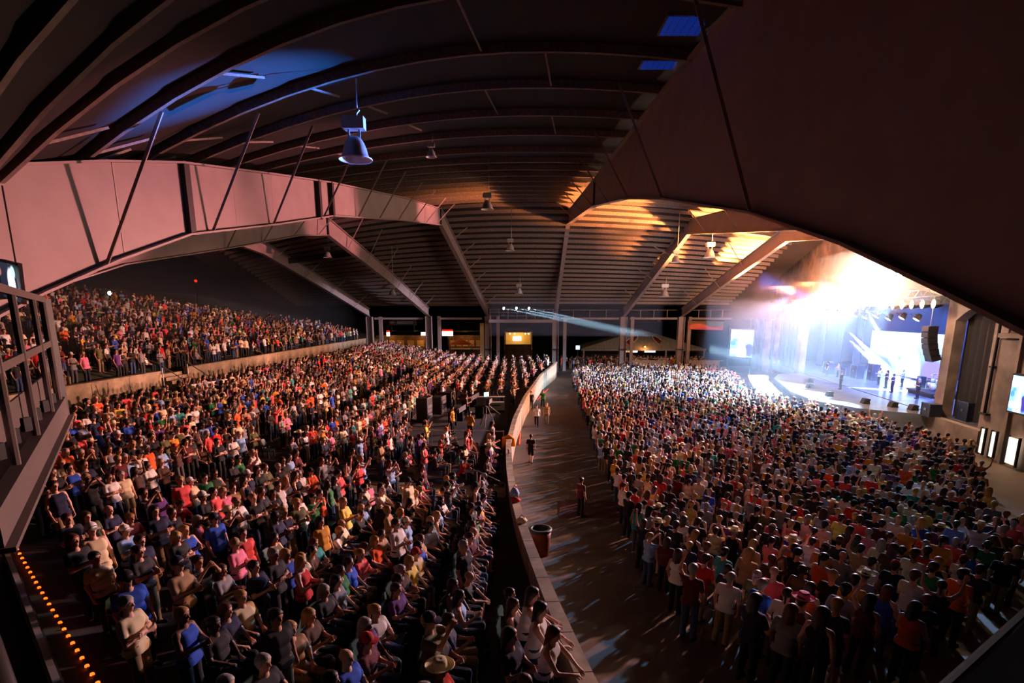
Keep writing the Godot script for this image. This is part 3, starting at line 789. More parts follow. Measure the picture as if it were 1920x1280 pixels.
func build_far_side() -> void:
	var dark := mat("dark_steel")
	var paint := mat("girder_paint")
	var brown := mat("brown_board", Color(0.36, 0.24, 0.14), 0.8, 0.0, noise_coarse, 0.6)
	var canvas := mat("grey_canvas", Color(0.6, 0.59, 0.57), 0.8, 0.0, noise_fine, 0.3)
	# follow spot catwalk
	var c := thing("catwalk", "steel catwalk between two far columns carrying the follow spots", "catwalk")
	obj("deck", B(Vector3(1.4, 7.7, -84.6), Vector3(9.6, 0.45, 1.6)), paint, c)
	for y in [8.45, 8.95, 9.4]:
		obj("rail", Shape.new().tube([Vector3(-3.3, y, -83.9), Vector3(6.1, y, -83.9)], 0.035, 6), paint, c)
	for i in 8:
		obj("post", B(Vector3(-3.2 + i * 1.32, 8.65, -83.9), Vector3(0.07, 1.5, 0.07)), paint, c)
	var k := 0
	for x in [-1.3, 0.55, 2.4]:
		var f := thing("follow_spot", ["follow spot nearest the pink girder's column on the catwalk", "follow spot in the middle of the catwalk", "follow spot nearest the bare column on the catwalk"][k], "spotlight")
		k += 1
		var at := Vector3(x, 9.55, -84.2)
		var to := sp(27.0, 2.4, 1.0)
		var dir := (to - at).normalized()
		obj("barrel", Shape.new(true).tube([at - dir * 0.9, at + dir * 0.1], 0.2, 12), dark, f)
		obj("lens", Shape.new(true).tube([at + dir * 0.1, at + dir * 0.14], 0.19, 12), glow("follow_spot_lens", Color(0.92, 0.97, 1.0), 30.0), f)
		obj("glow_bowl", Shape.new(true).lathe([Vector2(0.0, -0.2), Vector2(0.3, 0.0), Vector2(0.3, 0.1)], 12, Transform3D(Basis(), at + Vector3(0, -1.0, 0))), dark, f)
		obj("stand", Shape.new().tube([at + Vector3(0, -1.6, 0), at], 0.04, 6), dark, f)
		spot_at("follow_spot_beam", at + dir * 0.3, to, 1.1, Color(0.75, 0.92, 1.0), 130000.0, 0.1, 0.3)
	# pitched tent with ring emblems
	var t := thing("concession_tent", "wide grey pitched tent with two red ringed oval emblems", "tent")
	var E0 := [Vector3(12.3, 2.85, -99), Vector3(34.0, 2.75, -99), Vector3(34.0, 2.75, -110), Vector3(12.3, 2.85, -110)]
	var apex := Vector3(23.4, 6.0, -103.5)
	var s := Shape.new()
	for i in 4: s.tri(E0[i], E0[(i + 1) % 4], apex)
	obj("canopy", s, canvas, t)
	obj("valance", B(Vector3(23.1, 2.62, -99), Vector3(21.9, 0.35, 0.08)), canvas, t)
	for x in [12.6, 19.5, 27.0, 33.7]:
		obj("post", B(Vector3(x, 1.25, -99), Vector3(0.22, 2.5, 0.22)), paint, t)
	for e in [[21.0, 1.0], [26.0, -1.0]]:
		var u := Vector3(0.8 * 1.0, 0.55 * e[1], -0.25).normalized()
		var v := Vector3(-0.5 * e[1], 0.75, -0.9).normalized()
		var ctr := Vector3(e[0], 4.05, -100.4)
		obj("emblem_rim", logo_ring(Shape.new(), ctr, u, v, 1.75, 0.7, 0.16), mat("emblem_white", Color(0.85, 0.82, 0.78), 0.7), t)
		obj("emblem", logo_ring(Shape.new(), ctr + Vector3(0, 0.02, 0.03), u, v, 1.3, 0.48, 0.46), mat("emblem_red", Color(0.45, 0.1, 0.09), 0.7), t)
	obj("back_wall", B(Vector3(23, 1.3, -106), Vector3(20, 2.6, 0.2)), mat("grey_board", Color(0.3, 0.29, 0.28), 0.8), t)
	obj("counter", B(Vector3(23, 0.55, -100.2), Vector3(14, 1.1, 0.6)), paint, t)
	var tl := thing("tent_lamp", "small warm lamp over the front edge of the grey tent", "lamp")
	obj("bulb", Shape.new(true).lathe([Vector2(0, -0.16), Vector2(0.14, -0.08), Vector2(0.16, 0.02), Vector2(0, 0.14)], 12, Transform3D(Basis(), Vector3(23.2, 3.15, -98.75))), glow("tent_lamp_bulb", Color(1.0, 0.62, 0.25), 14.0), tl)
	obj("arm", B(Vector3(23.2, 3.0, -98.88), Vector3(0.06, 0.06, 0.3)), dark, tl)
	lamp_at("tent_lamp_light", Vector3(23.2, 3.15, -98.4), Color(1.0, 0.62, 0.3), 5.0, 0.15)
	for a in [[20.6, 1.4, Color(1.0, 0.62, 0.3), 1.2, "orange lit menu board under the grey tent"], [22.3, 1.6, Color(0.95, 1.0, 0.95), 2.6, "white lit menu board next to the orange one"], [25.4, 2.0, Color(0.95, 1.0, 0.97), 2.6, "wide white lit menu board under the grey tent"]]:
		var b := thing("menu_board", a[4], "sign")
		obj("lit_panel", B(Vector3(a[0], 2.15, -104.0), Vector3(a[1], 0.6, 0.06)), glow("menu_light_%d" % int(a[0]), a[2], a[3]), b)
		obj("frame", B(Vector3(a[0], 2.15, -104.05), Vector3(a[1] + 0.14, 0.74, 0.05)), dark, b)
	var fl := thing("added_eave_flood", "small added floodlight under the eave beam that brightens the grey tent", "lamp")  # floodlight and its fixture added to brighten the tent
	obj("housing", B(Vector3(22.5, 7.72, -87.6), Vector3(0.5, 0.37, 0.5)), dark, fl)
	obj("lens", B(Vector3(22.5, 7.7, -87.87), Vector3(0.42, 0.27, 0.03)), glow("added_flood_lens", Color(1.0, 0.9, 0.75), 6.0), fl)
	spot_at("added_eave_flood_light", Vector3(22.5, 7.7, -88.0), Vector3(23, 3.5, -101), 55.0, Color(1.0, 0.9, 0.8), 18.0)
	# low white walls behind the last rows
	k = 0
	for a in [[18.2, 24.8], [27.2, 33.2]]:
		var w := thing("low_wall", ["low white board wall between the two far columns", "low white board wall beneath the painted banner"][k], "wall")
		k += 1
		var n := int((a[1] - a[0]) / 0.55)
		for i in n:
			obj("board", B(Vector3(a[0] + 0.27 + i * 0.55, 0.75, -88.6), Vector3(0.53, 1.5, 0.08)), mat("white_board", Color(0.72, 0.7, 0.66), 0.8), w)
		obj("cap", B(Vector3((a[0] + a[1]) / 2, 1.54, -88.6), Vector3(a[1] - a[0], 0.1, 0.16)), mat("white_board"), w)
	# lit kiosk under the catwalk
	var q := thing("kiosk", "brightly lit open kiosk on the slope under the catwalk", "kiosk")
	obj("back_wall", B(Vector3(1.2, 3.6, -112.4), Vector3(5.4, 3.2, 0.15)), mat("cream_board", Color(0.85, 0.74, 0.5), 0.8), q)
	obj("roof", Shape.new().prism(PackedVector2Array([Vector2(-1.9, 5.4), Vector2(4.3, 5.4), Vector2(3.2, 6.1), Vector2(-0.8, 6.1)]), Transform3D(Basis(), Vector3(0, 0, -110)), -2.6), brown, q)
	for x in [-1.35, 3.75]:
		obj("side_wall", B(Vector3(x, 3.7, -111.2), Vector3(0.35, 3.4, 2.4)), mat("cream_board"), q)
	obj("counter", B(Vector3(1.2, 2.5, -110), Vector3(5.2, 1.0, 0.5)), brown, q)
	obj("base", B(Vector3(1.2, 1.0, -111.2), Vector3(5.6, 2.0, 2.6)), brown, q)
	obj("lit_menu", B(Vector3(1.0, 4.0, -112.2), Vector3(1.6, 0.8, 0.08)), glow("kiosk_menu_light", Color(1, 0.97, 0.9), 2.4), q)
	for x in [-0.4, 0.5, 2.6, 3.2]:
		obj("bulb", Shape.new(true).lathe([Vector2(0, -0.15), Vector2(0.15, 0), Vector2(0, 0.15)], 10, Transform3D(Basis(), Vector3(x, 5.0, -110.3))), glow("kiosk_bulb", Color(1.0, 0.85, 0.5), 12.0), q)
	lamp_at("kiosk_light", Vector3(1.2, 4.7, -110.6), Color(1.0, 0.8, 0.45), 5.0, 0.4)
	# brown concession buildings
	for a in [[-19.0, 8.4, -97.0, "long brown concession building behind the two far columns"], [-8.0, 5.6, -97.5, "brown concession building with a light side wall"]]:
		var b := thing("concession_building", a[3], "building")
		obj("wall", B(Vector3(a[0], 2.6, a[2]), Vector3(a[1], 5.2, 0.5)), brown, b)
		obj("roof", B(Vector3(a[0], 5.9, a[2] + 0.6), Vector3(a[1] + 0.8, 0.25, 2.6)), dark, b)
		for i in 5:
			var wx: float = a[0] - a[1] * 0.4 + i * a[1] * 0.2
			var win := obj("window", B(Vector3(wx, 3.9, a[2] + 0.28), Vector3(a[1] * 0.13, 0.9, 0.06)), mat("window_brown", Color(0.5, 0.38, 0.22), 0.5), b)
			obj("sill", B(Vector3(wx, 3.4, a[2] + 0.32), Vector3(a[1] * 0.15, 0.1, 0.14)), paint, win)
		obj("counter", B(Vector3(a[0], 2.9, a[2] + 0.6), Vector3(a[1] * 0.9, 0.15, 0.7)), paint, b)
	obj("side_wall", B(Vector3(-4.9, 4.1, -93.0), Vector3(0.5, 6.4, 3.0)), mat("cream_board"), get_node("concession_building_001"))
	for x in [-20.6, -15.0, -12.9, -8.0]:
		lamp_at("stall_light", Vector3(x, 4.9, -95.2), Color(1.0, 0.72, 0.4), 5.0, 0.2)
	var sg := thing("shop_board", "long dark signboard with a pale oval above the concession windows", "sign")
	obj("board", B(Vector3(-17.6, 7.4, -91.9), Vector3(4.4, 0.9, 0.15)), brown, sg)
	for x in [-19.4, -15.8]: obj("bracket", B(Vector3(x, 6.6, -91.95), Vector3(0.12, 1.4, 0.12)).box(Vector3(x, 6.05, -93.6), Vector3(0.1, 0.1, 3.3)), dark, sg)
	obj("pale_panel", B(Vector3(-17.2, 7.4, -91.8), Vector3(2.6, 0.5, 0.06)), mat("pale_panel", Color(0.5, 0.5, 0.48), 0.6), sg)
	obj("oval", logo_ring(Shape.new(), Vector3(-19.3, 7.4, -91.78), Vector3.RIGHT, Vector3.UP, 0.4, 0.2, 0.2), mat("pale_panel"), sg)
	k = 0
	for a in [[-19.6, 5.6, 0.5, 0.6, Color(1.0, 0.97, 0.9), true], [-13.7, 5.65, 1.4, 0.5, Color(0.98, 1.0, 0.9), false], [-10.2, 5.7, 1.7, 0.7, Color(0.98, 1.0, 0.92), true], [-29.1, 6.0, 1.4, 1.5, Color(0.96, 1.0, 0.96), true]]:
		var l := thing("stall_sign", ["small white stall sign with a red strip by the lawn side column", "slanted white stall sign left half hidden by a double column", "wide white stall sign with a red end beyond the double column", "tall white lit sign with a red top at the lawn's end"][k].replace("left ", ""), "sign")
		k += 1
		obj("lit_panel", B(Vector3(a[0], a[1], -90.0), Vector3(a[2], a[3], 0.1)), glow("stall_sign_light_%d" % k, a[4], 3.2), l)
		if a[5]: obj("red_strip", B(Vector3(a[0], a[1] + a[3] / 2 + 0.14, -90.0), Vector3(a[2], 0.28, 0.1)), glow("stall_sign_red", Color(0.9, 0.12, 0.06), 1.4), l)
		obj("post", B(Vector3(a[0], a[1] / 2, -90.08), Vector3(0.14, a[1], 0.08)), dark, l)
	var ot := thing("popup_tent", "small orange pop-up tent among the stalls", "tent")
	var oc := mat("orange_canvas", Color(0.85, 0.36, 0.08), 0.7)
	s = Shape.new()
	var oe := [Vector3(-10.1, 3.95, -89.8), Vector3(-6.5, 3.95, -89.8), Vector3(-6.5, 3.95, -92.8), Vector3(-10.1, 3.95, -92.8)]
	for i in 4: s.tri(oe[i], oe[(i + 1) % 4], Vector3(-8.3, 4.95, -91.3))
	obj("canopy", s, oc, ot)
	for e in oe: obj("leg", B(Vector3(e.x, 1.95, e.z), Vector3(0.08, 3.9, 0.08)), dark, ot)
	var ps := thing("totem_sign", "small blue white lit sign on a pole beside the grey tent", "sign")
	obj("lit_panel", B(Vector3(10.7, 3.4, -92), Vector3(0.6, 0.6, 0.2)), glow("totem_light", Color(0.75, 0.88, 1.0), 3.0), ps)
	obj("pole", B(Vector3(10.7, 1.55, -92), Vector3(0.12, 3.1, 0.12)), dark, ps)
	# lamps high at the back of the lawn
	k = 0
	for a in [[-41.8, 10.8, -60.0, Color(1, 0.98, 0.9), 14.0, 0.22], [-45.5, 10.2, -47.0, Color(1.0, 0.75, 0.4), 5.0, 0.3], [-38.2, 12.6, -70.0, Color(1.0, 0.08, 0.05), 5.0, 0.16]]:
		var l := thing("lawn_lamp", ["white floodlight on a pole behind the lawn crowd", "amber lamp at the top corner of the lawn", "small red beacon on a mast behind the lawn"][k], "lamp")
		k += 1
		obj("bulb", Shape.new(true).lathe([Vector2(0, -1), Vector2(0.7, -0.7), Vector2(1, 0), Vector2(0.7, 0.7), Vector2(0, 1)], 12, Transform3D(Basis().scaled(Vector3.ONE * a[5]), Vector3(a[0], a[1], a[2]))), glow("lawn_lamp_bulb_%d" % k, a[3], a[4]), l)
		obj("pole", B(Vector3(a[0], (a[1] - a[5] + lawn_y(a[0])) / 2, a[2]), Vector3(0.1, a[1] - a[5] - lawn_y(a[0]), 0.1)), dark, l)

# ---------------------------------------------------------------- the balcony at the camera's side
func build_balcony() -> void:
	var paint := mat("girder_paint")
	var dark := mat("dark_steel")
	var far := Vector3(-8.1, 0, -9.95)
	var near := Vector3(-4.7, 0, -4.75)
	var u := (near - far).normalized()
	var b := thing("balcony_railing", "pink lit steel railing with posts and kick plate along the balcony", "railing")
	var pt := func(t: float, y: float, out_ := 0.0) -> Vector3: return far + u * t + Vector3(0, y, 0) + Vector3(-u.z, 0, u.x) * out_
	obj("top_rail", Shape.new().bar(pt.call(0, 8.85), pt.call(6.2, 8.95), 0.07, 0.1), paint, b)
	obj("mid_rail", Shape.new().bar(pt.call(0, 8.12), pt.call(6.2, 8.0), 0.05, 0.1), paint, b)
	for t in [0.15, 1.3, 3.0, 4.6]:
		obj("post", Shape.new().tube([pt.call(t, 6.95), pt.call(t, 8.86)], 0.045, 8), paint, b)
	obj("corner_post", B(pt.call(-0.12, 7.8), Vector3(0.1, 2.15, 0.16)), mat("corner_post_black", Color(0.03, 0.03, 0.03), 0.5), b)
	obj("kick_plate", Shape.new().bar(pt.call(0.0, 7.42, 0.12), pt.call(6.2, 7.32, 0.12), 0.03, 0.36), paint, b)
	var e := thing("balcony_edge", "brown painted edge beam under the balcony railing", "beam")
	obj("beam", Shape.new().bar(pt.call(-0.1, 6.98), pt.call(6.2, 6.68), 0.14, 0.34), paint, e)
	obj("lower_lip", Shape.new().bar(pt.call(-0.1, 6.79), pt.call(6.2, 6.48), 0.3, 0.05), paint, e)
	for i in 6:
		obj("bracket", Shape.new().bar(pt.call(0.5 + i * 0.9, 7.1, 0.06), pt.call(0.5 + i * 0.9, 7.28, 0.06), 0.06, 0.12), dark, e)
	var fl := obj("floor_balcony", Shape.new().prism(PackedVector2Array([Vector2(-8.2, -9.9), Vector2(-4.75, -4.7), Vector2(-9, -2.5), Vector2(-14, -6.5)]), Transform3D(Basis(Vector3.RIGHT, Vector3.BACK, Vector3.DOWN), Vector3(0, 6.9, 0)), 0.15), dark)
	tag(fl, "dark balcony floor behind the railing", "", "", "structure")
	var st := thing("blue_banner", "blue cloth banner strip tied along the inside of the balcony railing", "banner")
	obj("cloth", Shape.new().bar(Vector3(-10.4, 8.3, -9.2), Vector3(-6.9, 8.2, -4.6), 0.02, 0.14), mat("blue_cloth", Color(0.08, 0.2, 0.55), 0.8), st)
	obj("rope", Shape.new().tube([Vector3(-10.4, 8.39, -9.2), Vector3(-6.9, 8.29, -4.6)], 0.015, 5), paint, st)
	var lap := thing("tablet_screen", "small glowing tablet at the balcony's edge", "screen")
	obj("screen_face", B(Vector3(-6.4, 7.42, -5.75), Vector3(0.28, 0.2, 0.02), Basis(Vector3.UP, 0.5)), glow("tablet_light", Color(0.75, 1.0, 0.97), 1.5), lap)
	obj("case", B(Vector3(-6.41, 7.42, -5.77), Vector3(0.31, 0.23, 0.02), Basis(Vector3.UP, 0.5)), dark, lap)
	# video screen hung on the pink girder
	var tex := screen_picture(48, 40, [Color(0.1, 0.12, 0.16), Color(0.08, 0.1, 0.14)], [[0.72, 0.55, 0.2, 0.5, Color(0.95, 0.9, 1.0)], [0.85, 0.2, 0.12, 0.2, Color(0.6, 0.7, 0.7)], [0.2, 0.25, 0.1, 0.15, Color(0.5, 0.3, 0.3)]])
	var sc := thing("hanging_screen", "dark video screen with a white figure hung before the pink girder", "screen")
	var a0 := Vector3(-13.5, 9.95, -15.2)
	var a1 := Vector3(-12.3, 9.75, -14.4)
	obj("screen_face", panel(a0 + Vector3(0, 0.05, 0), a1 + Vector3(0, 0.05, 0), a1 + Vector3(0, -0.85, 0), a0 + Vector3(0, -0.85, 0)), screen_mat("hanging_screen_light", tex, 2.4), sc)
	obj("cabinet", Shape.new().bar(a0 + Vector3(0.04, -0.4, -0.08), a1 + Vector3(0.06, -0.4, -0.08), 0.08, 1.0), dark, sc)
	obj("hanger", Shape.new().tube([a1 + Vector3(0.0, 0.05, -0.06), a1 + Vector3(0.0, 1.9, -0.06)], 0.02, 5), dark, sc)
	# walkway ledge below
	var l := thing("walkway_ledge", "low pale topped ledge beside the green walkway", "ledge")
	obj("cap", Shape.new().bar(Vector3(-11.7, 3.3, -12.1), Vector3(-5.8, 3.55, -6.4), 0.09, 0.06), mat("white_board", Color(0.72, 0.7, 0.66), 0.8), l)
	obj("wall", Shape.new().bar(Vector3(-11.7, 2.8, -12.1), Vector3(-5.8, 3.05, -6.4), 0.16, 0.94), dark, l)
	obj("red_panel", Shape.new().bar(Vector3(-11.45, 3.1, -11.95), Vector3(-10.75, 3.12, -11.3), 0.05, 0.3), cloth_mat("red_board", Color(0.5, 0.06, 0.06)), l)
	var g := obj("walkway", Shape.new().quad_strip([Vector3(-12.7, 0, -13.3), Vector3(-11.8, 0, -12.1), Vector3(-8.8, 0, -9.3), Vector3(-5.8, 0, -6.4), Vector3(-5.5, 0, -6.9), Vector3(-6.6, 0, -7.9), Vector3(-9.6, 0, -10.6)], self), mat("green_paint", Color(0.22, 0.3, 0.2), 0.8, 0.0, noise_coarse, 0.8))
	tag(g, "green painted walkway strip between ledge and rope lights", "walkway")
	rope_light("string of small orange step lights along the green walkway", Vector3(-12.67, 0, -13.33), Vector3(-6.2, 0, -7.5), 26, true)
	rope_light("string of orange step lights along the cross aisle of the raised seating", Vector3(-8.4, 0, -23.5), Vector3(-2.0, 0, -22.5), 13, true)
	# dark inner beams of the balcony
	var ib := thing("balcony_brace", "dark curved steel brace under the balcony corner", "beam")
	obj("brace", Shape.new(true).tube([Vector3(-5.7, 6.3, -5.6), Vector3(-5.25, 6.15, -5.0), Vector3(-4.35, 6.05, -4.1), Vector3(-3.3, 5.95, -3.15)], 0.14, 10), mat("brown_steel", Color(0.16, 0.12, 0.1), 0.6), ib)
	obj("plate", B(Vector3(-5.5, 6.35, -5.5), Vector3(0.3, 0.12, 0.3)), dark, ib)

func rope_light(label: String, a: Vector3, b: Vector3, n: int, terrace: bool) -> void:
	var rl := thing("rope_light", label, "light string")
	var pts := []
	var bulb := Shape.new(true).lathe([Vector2(0, -0.02), Vector2(0.035, 0.0), Vector2(0.03, 0.03), Vector2(0, 0.045)], 10).commit_done()
	for i in n:
		var p := a.lerp(b, float(i) / (n - 1))
		p.y = (terrace_y(p.x, p.z) if terrace else floor_y(p.z)) + (0.13 if terrace else 0.05)
		pts.append(p)
		obj("bulb", bulb, glow("step_light_bulb", Color(1.0, 0.3, 0.06), 5.0), rl, Transform3D(Basis(), p))
	obj("cable", Shape.new().tube(pts, 0.012, 5), mat("dark_steel"), rl)
# ---------------------------------------------------------------- people: distance fields meshed as surface nets
func field(prims: Array, cell: float, cuts: Array = [], subs: Array = []) -> Dictionary:
	# prims: [a, b, radius at a, radius at b, blend]; cuts: [normal, offset] keep n.p < offset; subs: [centre, radius]
	var lo := Vector3.INF
	var hi := -Vector3.INF
	for p in prims:
		var rr := Vector3.ONE * (maxf(p[2], p[3]) + cell * 2.0)
		lo = lo.min(p[0] - rr).min(p[1] - rr)
		hi = hi.max(p[0] + rr).max(p[1] + rr)
	var nx := int((hi.x - lo.x) / cell) + 2
	var ny := int((hi.y - lo.y) / cell) + 2
	var nz := int((hi.z - lo.z) / cell) + 2
	var f := PackedFloat32Array()
	f.resize(nx * ny * nz)
	f.fill(0.3)
	for p in prims:
		var a: Vector3 = p[0]
		var b: Vector3 = p[1]
		var ra: float = p[2]
		var rb: float = p[3]
		var k: float = p[4]
		var ab := b - a
		var inv := 1.0 / maxf(ab.length_squared(), 1e-9)
		var m := maxf(ra, rb) + k + cell
		var l := (a.min(b) - Vector3.ONE * m - lo) / cell
		var h := (a.max(b) + Vector3.ONE * m - lo) / cell
		for iz in range(maxi(0, int(l.z)), mini(nz, int(h.z) + 2)):
			for iy in range(maxi(0, int(l.y)), mini(ny, int(h.y) + 2)):
				var i := (iz * ny + iy) * nx
				for ix in range(maxi(0, int(l.x)), mini(nx, int(h.x) + 2)):
					var q := lo + Vector3(ix, iy, iz) * cell - a
					var t := clampf(q.dot(ab) * inv, 0.0, 1.0)
					var d := (q - ab * t).length() - ra - (rb - ra) * t
					var o := f[i + ix]
					var g := k - absf(o - d)
					f[i + ix] = minf(o, d) - (g * g / (4.0 * k) if g > 0.0 else 0.0)
	if cuts or subs:
		for iz in nz:
			for iy in ny:
				var i := (iz * ny + iy) * nx
				for ix in nx:
					if f[i + ix] > 0.1: continue
					var q := lo + Vector3(ix, iy, iz) * cell
					var d := f[i + ix]
					for c in cuts: d = maxf(d, c[0].dot(q) - c[1])
					for s in subs: d = maxf(d, s[1] - q.distance_to(s[0]))
					f[i + ix] = d
	var V := PackedVector3Array()
	var N := PackedVector3Array()
	var I := PackedInt32Array()
	var at := PackedInt32Array()
	at.resize(nx * ny * nz)
	at.fill(-1)
	var sx := 1
	var sy := nx
	var sz := nx * ny
	var off := [0, sx, sy, sx + sy, sz, sx + sz, sy + sz, sx + sy + sz]
	var pos := [Vector3(0, 0, 0), Vector3(1, 0, 0), Vector3(0, 1, 0), Vector3(1, 1, 0), Vector3(0, 0, 1), Vector3(1, 0, 1), Vector3(0, 1, 1), Vector3(1, 1, 1)]
	var edges := [[0, 1], [2, 3], [4, 5], [6, 7], [0, 2], [1, 3], [4, 6], [5, 7], [0, 4], [1, 5], [2, 6], [3, 7]]
	for iz in nz - 1:
		for iy in ny - 1:
			var base := (iz * ny + iy) * nx
			for ix in nx - 1:
				var i := base + ix
				var d0 := f[i]
				if d0 > cell * 2.0: continue
				var s0 := d0 < 0.0
				var mixed := false
				for k in range(1, 8):
					if (f[i + off[k]] < 0.0) != s0:
						mixed = true
						break
				if not mixed: continue
				var sum := Vector3.ZERO
				var n := 0
				for e in edges:
					var fa := f[i + off[e[0]]]
					var fb := f[i + off[e[1]]]
					if (fa < 0.0) != (fb < 0.0):
						sum += pos[e[0]].lerp(pos[e[1]], fa / (fa - fb))
						n += 1
				at[i] = V.size()
				V.append(lo + (Vector3(ix, iy, iz) + sum / n) * cell)
				var g := Vector3.ZERO
				for k in 8: g += (pos[k] - Vector3(0.5, 0.5, 0.5)) * f[i + off[k]]
				N.append(g.normalized())
	for iz in range(1, nz - 1):
		for iy in range(1, ny - 1):
			for ix in range(1, nx - 1):
				var i := (iz * ny + iy) * nx + ix
				if at[i] < 0: continue
				var s0 := f[i] < 0.0
				for ax in 3:
					var u: int = [sx, sy, sz][ax]
					if (f[i + u] < 0.0) == s0: continue
					var v: int = [sy, sz, sx][ax]
					var w: int = [sz, sx, sy][ax]
					var q := [at[i], at[i - v], at[i - v - w], at[i - w]]
					if q.min() < 0: continue
					for k in ([0, 1, 2, 0, 2, 3] if not s0 else [0, 2, 1, 0, 3, 2]): I.append(q[k])
	return {"v": V, "n": N, "i": I}

func join(parts: Array) -> ArrayMesh:
	# parts: [field result, transform, colour function or null]
	var V := PackedVector3Array()
	var N := PackedVector3Array()
	var C := PackedColorArray()
	var I := PackedInt32Array()
	for p in parts:
		var base := V.size()
		var xf: Transform3D = p[1]
		for k in p[0].v.size():
			V.append(xf * p[0].v[k])
			N.append((xf.basis * p[0].n[k]).normalized())
			C.append(p[2].call(p[0].v[k]) if p[2] != null else Color.WHITE)
		var turned: bool = xf.basis.determinant() < 0.0
		for k in range(0, p[0].i.size(), 3):
			I.append(base + p[0].i[k])
			I.append(base + p[0].i[k + 2 if turned else k + 1])
			I.append(base + p[0].i[k + 1 if turned else k + 2])
	var arr := []
	arr.resize(Mesh.ARRAY_MAX)
	arr[Mesh.ARRAY_VERTEX] = V
	arr[Mesh.ARRAY_NORMAL] = N
	arr[Mesh.ARRAY_COLOR] = C
	arr[Mesh.ARRAY_INDEX] = I
	var m := ArrayMesh.new()
	m.add_surface_from_arrays(Mesh.PRIMITIVE_TRIANGLES, arr)
	return m

var POSE := {}
var LEGS := {}
var HAIR := {}

func P(a: Vector3, b: Vector3, ra: float, rb: float, k := 0.03) -> Array:
	return [a, b, ra, rb, k]

func face_colour(q: Vector3) -> Color:
	for s in [-1.0, 1.0]:
		var d := q.distance_to(Vector3(0.034 * s, 1.637, 0.092))
		if d < 0.0125: return Color(0.06, 0.05, 0.05)
		if d < 0.019: return Color(0.9, 0.95, 1.0)
		if q.distance_to(Vector3(0.036 * s, 1.665, 0.09)) < 0.017: return Color(0.3, 0.26, 0.24)
	if Vector2(q.x * 0.5, q.y - 1.572).length() < 0.013 and q.z > 0.06: return Color(0.85, 0.5, 0.5)
	return Color.WHITE

func hand_field(curl: float) -> Dictionary:
	var p := []
	for x in [-0.026, 0.0, 0.026]:
		p.append(P(Vector3(x * 0.6, 0.01, 0), Vector3(x, -0.08, 0), 0.018, 0.016, 0.02))
	var i := 0
	for x in [-0.034, -0.012, 0.011, 0.033]:
		var L: float = [0.036, 0.042, 0.039, 0.03][i]
		i += 1
		var a := Vector3(x, -0.085, 0)
		var b := a + Vector3(x * 0.12, -cos(curl) * L, sin(curl) * L)
		var c := b + Vector3(0, -cos(curl * 2.2) * L, sin(curl * 2.2) * L)
		p.append(P(a, b, 0.0105, 0.0095, 0.006))
		p.append(P(b, c, 0.0095, 0.0075, 0.004))
	p.append(P(Vector3(-0.025, -0.025, 0.005), Vector3(-0.055, -0.055, 0.02), 0.014, 0.011, 0.012))
	p.append(P(Vector3(-0.055, -0.055, 0.02), Vector3(-0.06, -0.088, 0.034), 0.011, 0.008, 0.004))
	return field(p, 0.0075)

func hand_xf(wrist: Vector3, dir: Vector3, palm: Vector3, mirror: bool) -> Transform3D:
	var y := -dir.normalized()
	var z := (palm - y * palm.dot(y)).normalized()
	var x := y.cross(z)
	return Transform3D(Basis(-x if mirror else x, y, z), wrist)

